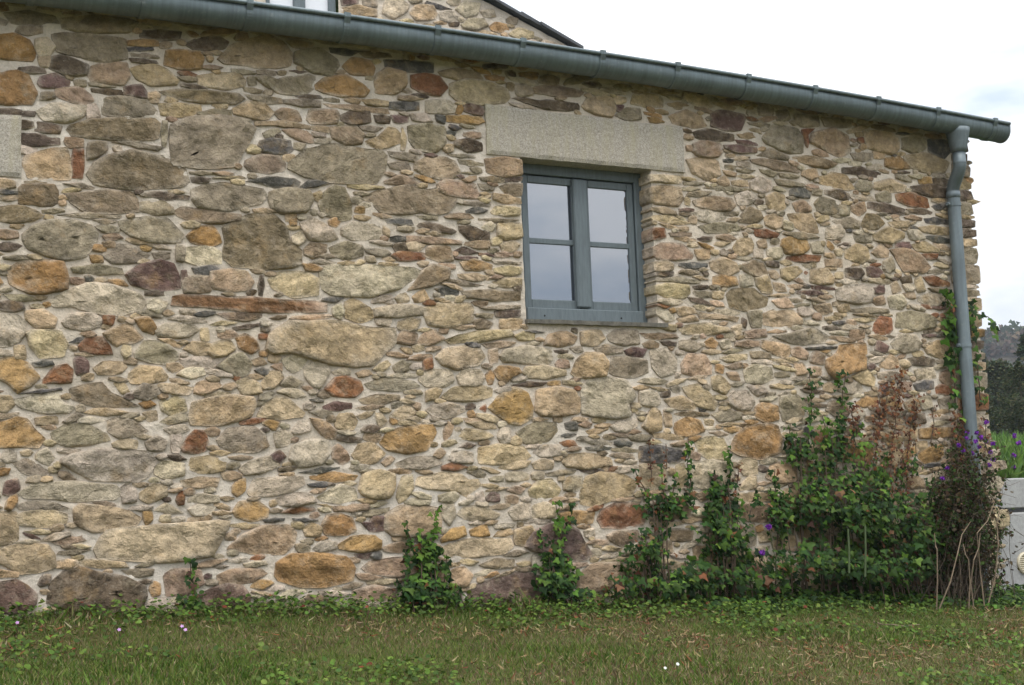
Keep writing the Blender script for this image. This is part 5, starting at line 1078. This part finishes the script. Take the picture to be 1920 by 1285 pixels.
wall_plant('ivy_plant', 'ivy sprays hanging off the corner right of the downpipe', [([(1822, 560), (1824, 630)], 'green', 4, 26), ([(1834, 590), (1852, 594), (1864, 602), (1867, 626), (1868, 642)], 'green', 3, 16), ([(1830, 650), (1836, 730), (1840, 760)], 'green', 5, 18), ([(1848, 740), (1850, 745)], 'fresh', 2, 40), ([(1846, 780), (1852, 850)], 'dry', 4, 26)],
           [], 'ivy plants on the wall', leaf=0.052, dry_share=.04)

# straggling shrub with purple heads at the foot of the downpipe
def shrub():
    g = unproj(1825, 1100, -0.2); root = empty('flowering_shrub', (g[0], -0.2, float(ground_z(g[0], -0.2))), 'straggly brown shrub with purple flower heads at the downpipe foot', 'shrub')
    b = MB(); ends = []
    for i in range(150):                            # upright stems
        s = np.array([g[0]+rv.normal(-.10, .16), -0.18+rv.normal(-.02, .10), float(ground_z(g[0], -.2))-0.02])
        tx, ty = rv.normal(1818, 24), (rv.uniform(860, 1040) if i % 3 else rv.uniform(800, 880))
        e = unproj(tx+(ty-900)*0.03, ty, -0.2+rv.normal(0, .08))
        mid = s*0.45+e*0.55+np.array([rv.normal(0, .08), rv.normal(0, .06), rv.normal(.03, .05)])
        m2 = (s+mid)/2+rv.normal(0, .04, 3); b.tube([s, m2, mid, (mid+e)/2+rv.normal(0, .025, 3), e], [0.0022, 0.0019, 0.0015, 0.0012, 0.0009], 4, cap=False); ends.append((mid, e))
    for i in range(420):                            # tangle of side twigs
        mid, e = ends[rv.integers(0, 150)]; t = rv.uniform(-.5, 1); s = mid*(1-t)+e*t
        if s[2] < float(ground_z(s[0], s[1])): continue
        q = s+np.array([rv.normal(.0, .10), rv.normal(-.02, .06), rv.normal(-.01, .07)])
        b.tube([s, (s+q)/2+rv.normal(0, .02, 3), q], [0.0013, 0.0011, 0.0008], 4, cap=False); ends.append((s, q))
    tag(b.build('stems', M['shrubstem'], root), kind='stuff')
    for (pa, pb, pc) in (((1842, 1085), (1832, 1000), (1865, 940)), ((1756, 1095), (1795, 1040), (1822, 975)), ((1752, 1090), (1757, 1030), (1752, 1000)), ((1812, 1085), (1816, 1050), (1806, 1020)), ((1846, 1080), (1872, 1020), (1874, 960)), ((1822, 1088), (1826, 1050), (1838, 1000))):
        pts = [unproj(*pa, -.42), unproj(*pb, -.44), unproj(*pc, -.40)]
        pts[0][2] = min(pts[0][2], float(ground_z(pts[0][0], pts[0][1]))+0.01)
        b = MB(); b.tube([pts[0], (pts[0]+pts[1])/2+rv.normal(0, .012, 3), pts[1], (pts[1]+pts[2])/2+rv.normal(0, .012, 3), pts[2]], [0.0045, 0.004, 0.0036, 0.003, 0.002], 6); b.build('dead_branch', M['twig'], root)
    n = 6500; E = np.array([m for m in ends]); k = rv.integers(0, len(ends), n); t = rv.random((n, 1))
    P = E[k, 0]*(1-t)+E[k, 1]*t+rv.normal(0, .014, (n, 3))
    P = P[P[:, 0] < 6.72+0.25*rv.random(n)]; n = len(P)
    C = pick_col([(0.045, 0.075, 0.018), (0.07, 0.05, 0.028), (0.03, 0.052, 0.015), (0.10, 0.07, 0.035), (0.05, 0.036, 0.022), (0.05, 0.09, 0.02)], n)
    V, F, Cc = scatter(OVAL_V, OVAL_F, P, rv.normal(0, 1, (n, 3))+(0, -.4, .4), rv.normal(0, 1, (n, 3)), rv.uniform(.012, .034, n), C)
    tag(mesh_obj('foliage', V, F, M['leaf'], root, False, Cc), kind='stuff')
    heads = [(1814, 811), (1797, 835), (1829, 828), (1836, 838), (1823, 850), (1848, 828), (1775, 877), (1767, 897), (1850, 792), (1812, 822), (1857, 848), (1855, 872), (1840, 820), (1806, 845), (1831, 812), (1862, 862), (1862, 832)]
    for (px, py) in heads: head(unproj(px, py, -0.24+rv.normal(0, .06)), 0.015, root)

PURPLE = [(0.23, 0.045, 0.42), (0.30, 0.06, 0.46), (0.18, 0.04, 0.36)]
def head(p, r, parent, stem_to=None, name='flower_head'):
    n = 34; d = nrm(rv.normal(0, 1, (n, 3)))*np.array([1, 1, .75])
    V, F, Cc = scatter(OVAL_V, OVAL_F, p+d*r*0.35, d+rv.normal(0, .5, (n, 3)), d+rv.normal(0, .3, (n, 3)), np.full(n, r*0.95), pick_col(PURPLE, n))
    return mesh_obj(name, V, F, M['leaf'], parent, False, Cc, origin=p)
shrub()

# ------------------------------------------------------------------ lawn
def in_frame(P, mx=420, my=300):
    q = P-CAM; z = q@CF; x = 960+PXF*(q@CR)/z; y = 642.5-PXF*(q@CU)/z
    return (z > 0.5) & (x > -mx) & (x < 1920+mx) & (y < 1285+my)

def lawn():
    n = 480000
    x = rv.uniform(-1.2, 10.0, n); y = -rv.random(n)**1.15*4.2-0.02
    P = np.stack([x, y, ground_z(x, y)-0.004], 1)
    keep = in_frame(P) & ((vnoise(x*2.6, y*3.2, 11)+0.7*vnoise(x*8, y*8, 12)) > -0.42-0.3*rv.random(n)); P = P[keep]; x, y = P[:, 0], P[:, 1]; n = len(P)
    patch = vnoise(x*1.1, y*1.6, 21)+0.6*vnoise(x*4, y*4, 22)
    near = np.exp(-np.abs(y)/0.22)
    hgt = rv.uniform(.011, .030, n)*(1+0.35*near)*(1.15+0.9*np.clip(patch, -.15, 1))
    tall = (rv.random(n) < 0.006+0.008*near); hgt = np.where(tall, hgt*rv.uniform(1.3, 2.0, n), hgt)
    for px, py, w, m in ((985, 1150, .10, 1.2), (455, 1150, .22, .5), (100, 1150, .12, 1.0), (1330, 1130, .18, 1.0), (1500, 1190, .2, .8)):
        c = on_ground(px, max(py, 1120)); c[1] = min(c[1], -0.05); hgt *= 1+m*np.exp(-((x-c[0])**2+(y-c[1])**2)/w**2)
    C = pick_col([(0.075, 0.135, 0.018), (0.105, 0.165, 0.024), (0.135, 0.18, 0.032), (0.055, 0.10, 0.015), (0.16, 0.18, 0.05)], n)
    dryp = np.clip(0.17+0.6*vnoise(x*1.7, y*2.3, 31)+0.025*(x-1)+0.05*np.clip(-y-.4, 0, 1.5), 0.03, 0.5)
    dm = rv.random(n) < dryp; C[dm] = pick_col(STRAW, int(dm.sum()))
    tl = np.stack([rv.normal(0, .5, n), rv.normal(0, .5, n), np.ones(n)], 1); N = np.stack([rv.normal(0, 1, n), rv.normal(0, 1, n), rv.normal(0, .3, n)], 1)
    V, F, Cc = scatter(BLADE_V, BLADE_F, P, N, tl, hgt, C)
    # blades keep a real width however tall they are
    tag(mesh_obj('grass', V, F, M['grass'], None, False, Cc), 'short patchy green and straw coloured grass in front of the wall', 'grass', kind='stuff')
    # low broad leaves: clover, plantain and creeping weeds
    n = 90000; x = rv.uniform(-1.2, 10.0, n); y = -rv.random(n)**1.4*3.8-0.02
    P = np.stack([x, y, ground_z(x, y)+rv.uniform(.006, .045, n)], 1)
    wd = vnoise(x*1.9, y*2.4, 41)+0.5*vnoise(x*6, y*6, 42)+0.75*np.exp(-np.abs(y+.12)/.35)
    keep = in_frame(P) & (wd > 0.08+0.5*rv.random(n)); P = P[keep]; n = len(P); x, y = P[:, 0], P[:, 1]
    P[:, 2] += rv.random(n)*0.07*np.exp(-np.abs(y)/.25)
    C = pick_col([(0.065, 0.115, 0.018), (0.090, 0.150, 0.022), (0.045, 0.080, 0.015), (0.13, 0.19, 0.034), (0.06, 0.10, 0.022)], n)
    red = rv.random(n) < 0.012; C[red] = pick_col([(0.16, 0.035, 0.02), (0.20, 0.06, 0.03)], int(red.sum()))
    N = np.stack([rv.normal(0, .5, n), rv.normal(-.25, .5, n), np.ones(n)], 1)
    tv, tf = (ROUND_V, ROUND_F)
    V, F, Cc = scatter(tv, tf, P, N, rv.normal(0, 1, (n, 3)), rv.uniform(.009, .026, n), C)
    tag(mesh_obj('clover', V, F, M['leaf'], None, False, Cc), 'low clover and broad-leaved weeds spread through the grass', 'clover', kind='stuff')
    # dry litter
    n = 40000; x = rv.uniform(-1.2, 10.0, n); y = -rv.random(n)*3.6-0.03
    P = np.stack([x, y, ground_z(x, y)+rv.uniform(.002, .03, n)], 1)
    wd = vnoise(x*1.7, y*2.6, 31)+0.05*(x-2.5)
    keep = in_frame(P) & (wd > 0.05+0.4*rv.random(n)); P = P[keep]; n = len(P)
    N = np.stack([rv.normal(0, .5, n), rv.normal(-.2, .5, n), np.ones(n)], 1)
    D = rv.normal(0, 1, (n, 3)); S = rv.uniform(.008, .028, n)
    tv = np.array(BLADE_V)*np.array([1.3, 1, .4])
    V, F, Cc = scatter(tv, BLADE_F, P, N, D, S*1.6, pick_col(STRAW+DRYC[:2], n))
    tag(mesh_obj('dry_litter', V, F, M['dry'], None, False, Cc), 'dry brown straw and leaf litter lying in the grass', 'litter', kind='stuff')
lawn()

def ground_ivy():
    n = 9000; x = rv.uniform(3.6, 8.6, n); y = -np.abs(rv.normal(0, .32, n))-0.03
    P = np.stack([x, y, ground_z(x, y)], 1)
    wd = vnoise(x*2.2, y*3, 51)+0.16*(x-5.2)-0.7*np.abs(y)
    k = wd > -0.2+0.5*rv.random(n); P = P[k]; n = len(P)
    P[:, 2] += rv.uniform(.01, .11, n)*np.exp(-np.abs(P[:, 1])/.5)
    N = np.stack([rv.normal(0, .5, n), rv.normal(-.4, .4, n), np.ones(n)], 1)
    V, F, Cc = scatter(IVY_V, IVY_F, P, N, rv.normal(0, 1, (n, 3)), rv.uniform(.022, .05, n), pick_col(GREEN+FRESH[:1], n))
    tag(mesh_obj('ground_ivy', V, F, M['leaf'], None, False, Cc), 'creeping ivy leaves carpeting the ground below the ivy mass', 'ivy', kind='stuff')
ground_ivy()

# fallen twigs
def twig(label, px, off=0.02, r=0.006):
    pts = [on_ground(a, b_)+np.array([0, 0, off+h]) for a, b_, h in px]
    full = []
    for i in range(len(pts)-1):
        for t in (0, .33, .66): full.append(pts[i]*(1-t)+pts[i+1]*t+rv.normal(0, .004, 3))
    full.append(pts[-1]); root = empty('twig', pts[0], label, 'twig', 'fallen twigs in the grass')
    b = MB(); b.tube(full, list(np.linspace(r, r*0.6, len(full))), 6); b.build('stick', M['twig'], root)
twig('long bleached twig lying nearly level below the middle ivy clump', [(1380, 1119, .03), (1425, 1134, .02), (1478, 1140, .02)])
twig('short bent twig sloping at left of the long bleached twig', [(1358, 1102, .05), (1372, 1122, .03), (1376, 1148, .0)])
twig('slanting dead twig leaning below the great ivy mass', [(1462, 1086, .12), (1478, 1110, .06), (1492, 1134, .0)])
twig('thin pale twig lying farthest right in the grass', [(1640, 1178, .01), (1690, 1186, .01), (1725, 1182, .01)], r=.004)

# small flowers in the lawn
def wild(label, px, py, petal, name, cat, group, n=5, r=0.009, h=0.06):
    p = on_ground(px, py+14); root = empty(name, p, label, cat, group); top = p+np.array([rv.normal(0, .006), -0.01, h])
    b = MB(); b.tube([p-(0, 0, .01), (p+top)/2+np.array([.004, 0, 0]), top], [.0016, .0014, .0012], 5); b.build('stem', M['cane'], root)
    a = np.linspace(0, 6.283, n, endpoint=False); nd = nrm(np.array([[-.25, -1, .75]]))[0]
    ux = nrm(np.cross(nd, (0, 0, 1))[None])[0]; uy = np.cross(ux, nd)
    D = np.array([math.cos(t)*ux+math.sin(t)*uy for t in a])
    V, F, Cc = scatter(OVAL_V, OVAL_F, np.tile(top, (n, 1)), np.tile(nd, (n, 1)), D, np.full(n, r), pick_col([petal], n, jit=.06))
    mesh_obj('petals', V, F, M['leaf'], root, False, Cc)
PINK = (0.62, 0.36, 0.66)
wild('pink wildflower in the grass at the far left edge', 30, 1181, PINK, 'wildflower', 'flower', 'pink wildflowers')
wild('pink wildflower below the big dark foundation stone', 222, 1177, PINK, 'wildflower', 'flower', 'pink wildflowers')
wild('upper pink wildflower of the close pair below the ivy sprig', 341, 1171, PINK, 'wildflower', 'flower', 'pink wildflowers')
wild('lower pink wildflower of the close pair below the ivy sprig', 348, 1194, PINK, 'wildflower', 'flower', 'pink wildflowers')
wild('right-hand tiny white daisy near the bottom of the lawn', 1266, 1250, (.8, .8, .76), 'daisy', 'flower', 'white daisies', 9, .008, .04)
wild('left-hand tiny white daisy near the bottom of the lawn', 1248, 1257, (.8, .8, .76), 'daisy', 'flower', 'white daisies', 9, .007, .04)
for i, (px, py, where) in enumerate(((1441, 988, 'on the stones left of the great ivy mass'), (1429, 1036, 'low down left of the great ivy mass'))):
    p = unproj(px, py, -0.16); g = np.array([p[0]+.03, -.18, float(ground_z(p[0], -.18))])
    root = empty('purple_flower', g, 'single purple flower head '+where, 'flower', 'purple flowers by the ivy')
    b = MB(); b.tube([g-(0, 0, .01), (g+p)/2+np.array([.02, 0, 0]), p], [.0025, .002, .0016], 5); b.build('stem', M['cane'], root); head(p, .018, root)

# ------------------------------------------------------------------ meadow, flowers and trees beyond the concrete wall
def meadow_grass():
    n = 42000; x = rv.uniform(6.9, 20, n); y = 0.46+rv.random(n)**1.6*13
    P = np.stack([x, y, meadow_z(x, y)-0.01], 1)
    C = pick_col([(0.10, 0.19, 0.03), (0.08, 0.15, 0.03), (0.13, 0.21, 0.05), (0.06, 0.11, 0.03)], n)
    tl = np.stack([rv.normal(0, .35, n), rv.normal(0, .35, n), np.ones(n)], 1)
    V, F, Cc = scatter(BLADE_V, BLADE_F, P, rv.normal(0, 1, (n, 3))*(1, 1, .3), tl, rv.uniform(.10, .30, n), C)
    tag(mesh_obj('meadow_grass', V, F, M['grass'], None, False, Cc), 'tall bright green grass above the concrete wall', 'grass', kind='stuff')
meadow_grass()
spots = [(1902, 817, .9, 'highest'), (1910, 831, .8, 'second highest'), (1900, 854, .7, 'middle'), (1877, 874, .6, 'lowest left'), (1899, 876, .6, 'lowest centre'), (1917, 877, .6, 'lowest right')]
for px, py, yp, which in spots:
    p = unproj(px, py, yp); g = np.array([p[0]+.02, yp+.02, float(meadow_z(p[0], yp+.02))])
    root = empty('purple_flower', g, which+' purple flower head standing above the concrete wall', 'flower', 'purple flowers above the concrete wall')
    b = MB(); b.tube([g-(0, 0, .02), (g+p)/2+np.array([.012, 0, 0]), p], [.003, .0024, .002], 5); b.build('stem', M['cane'], root); head(p, .020, root)

def tree_mesh(seed, hgt, wid, kind):
    r = np.random.default_rng(seed); n = 9000
    t = r.random(n)**0.85; prof = (np.sin(np.clip(t*1.02, 0, 1)*math.pi)**0.6*(1-0.55*t)) if kind else (1-t)**0.75*(0.35+0.65*np.clip(t*6, 0, 1))
    a = r.random(n)*6.283; lob = 1+0.28*np.sin(a*3+t*9+seed)+0.2*np.sin(a*5-t*17)
    rad = wid*prof*lob*r.random(n)**0.42
    P = np.stack([rad*np.cos(a), rad*np.sin(a), hgt*(0.08+0.92*t)], 1)
    cl = vnoise(P[:, 0]*1.1+P[:, 1]*0.7, P[:, 2]*1.3, seed)
    k = cl > -0.22; P = P[k]; n = len(P)
    C = pick_col([(0.026, 0.042, 0.018), (0.038, 0.055, 0.022), (0.06, 0.07, 0.026), (0.085, 0.08, 0.034)] if kind else [(0.022, 0.038, 0.02), (0.034, 0.052, 0.024), (0.08, 0.078, 0.034)], n, r)
    return scatter(OVAL_V, OVAL_F, P, r.normal(0, 1, (n, 3))+(0, 0, .6), r.normal(0, 1, (n, 3))+(0, 0, -.3), r.uniform(.10, .24, n)*hgt/7, C)
TREES = [tree_mesh(3, 7.5, 2.2, 1), tree_mesh(4, 8.5, 2.0, 0), tree_mesh(6, 6.5, 2.4, 1)]
crowns = []
for i, (V, F, Cc) in enumerate(TREES):
    me = mesh_obj('crown', V, F, M['leaf'], None, False, Cc); crowns.append(me)
tb = MB(); tb.tube([(0, 0, -.3), (.05, 0, 2.0), (0, .06, 4.4), (.03, 0, 6.0)], [.17, .13, .08, .03], 8)
for k in range(7): 
    a = k*2.4; z = 1.6+k*.6; tb.tube([(0, 0, z), (.5*math.cos(a), .5*math.sin(a), z+.35), (1.1*math.cos(a), 1.1*math.sin(a), z+.5)], [.05, .035, .015], 5)
trunk0 = tb.build('trunk', M['bark'])
names = ['leftmost dark tree just behind the house corner', 'pointed dark tree beside the house corner', 'broad olive tree in the middle of the trees', 'tall pointed dark evergreen tree at frame edge', 'bushy tree right of the tall evergreen', 'low round tree in front of the evergreens', 'far right broad olive tree', 'back row pointed tree under the hill', 'back row broad tree under the hill', 'small front tree at meadow end']
tp = [(45.6, 46, 0, .58), (46.5, 50, 1, .62), (47.6, 47, 2, .62), (48.8, 52, 1, .66), (50.6, 46, 0, .64), (46.3, 38, 2, .36), (53.5, 45, 2, .7), (47.0, 60, 1, .74), (49.6, 62, 0, .86), (48.4, 37, 0, .33)]
for i, (az, d, k, s) in enumerate(tp):
    x, y = d*math.sin(math.radians(az)), d*math.cos(math.radians(az))+CAM[1]; z = float(meadow_z(x, y))
    root = empty('tree', (x, y, z), names[i], 'tree', 'trees beyond the meadow'); root.rotation_euler.z = i*1.3; root.scale = (s*1.05, s*1.05, s*.84)
    c = crowns[k] if crowns[k].parent is None else crowns[k].copy()
    if c.name not in scene.collection.objects: scene.collection.objects.link(c)
    c.parent = root; c.location = (0, 0, 0)
    t = trunk0 if trunk0.parent is None else trunk0.copy()
    if t.name not in scene.collection.objects: scene.collection.objects.link(t)
    t.parent = root; t.location = (0, 0, 0)

def hill_woods():
    r = np.random.default_rng(12); n = 14000
    k = r.integers(0, len(hill_v), n*6); P = hill_v[k]+r.normal(0, 2.6, (n*6, 3))*(1, 1, 0)
    az = np.degrees(np.arctan2(P[:, 0], P[:, 1]+6.5)); rr_ = np.hypot(P[:, 0], P[:, 1]+6.5)
    P = P[(az > 36) & (az < 66) & (rr_ > 130) & (rr_ < 285)][:n]; n = len(P)
    S = r.uniform(.45, 1.2, n); C = pick_col([(0.045, 0.052, 0.028), (0.085, 0.062, 0.042), (0.06, 0.048, 0.034), (0.04, 0.064, 0.036), (0.10, 0.072, 0.045)], n, r)
    k = 9; P2 = np.repeat(P, k, 0)+nrm(r.normal(0, 1, (n*k, 3)))*np.repeat(S, k)[:, None]*r.random((n*k, 1))**0.4*(.7, .7, 1.0)+np.repeat(S, k)[:, None]*(0, 0, .6)
    V, F, Cc = scatter(CRUMB_V, CRUMB_F, P2, r.normal(0, 1, (n*k, 3))+(0, -.3, .5), r.normal(0, 1, (n*k, 3)), np.repeat(S, k)*r.uniform(.5, 1.0, n*k), np.repeat(C, k, 0)*r.uniform(.7, 1.3, (n*k, 1)))
    tag(mesh_obj('hill_woods', V, F, M['dry'], None, False, Cc), 'scrubby brown and green woodland covering the far hillside', 'woodland', kind='stuff')
hill_woods()

# ------------------------------------------------------------------ the air between here and the hill
t = NT('haze_air'); t.n.remove(t.b)
vol = t.new('VolumePrincipled'); vol.inputs['Density'].default_value = 0.0006; vol.inputs['Color'].default_value = (0.86, 0.92, 1.0, 1); vol.inputs['Anisotropy'].default_value = 0.2
t.link(vol.outputs[0], t.out.inputs['Volume'])
b = MB(); b.box(-460, 460, -440, 460, -9, 60); tag(b.build('haze', t.m), 'thin pale air fading the far hillside', 'haze', kind='stuff')
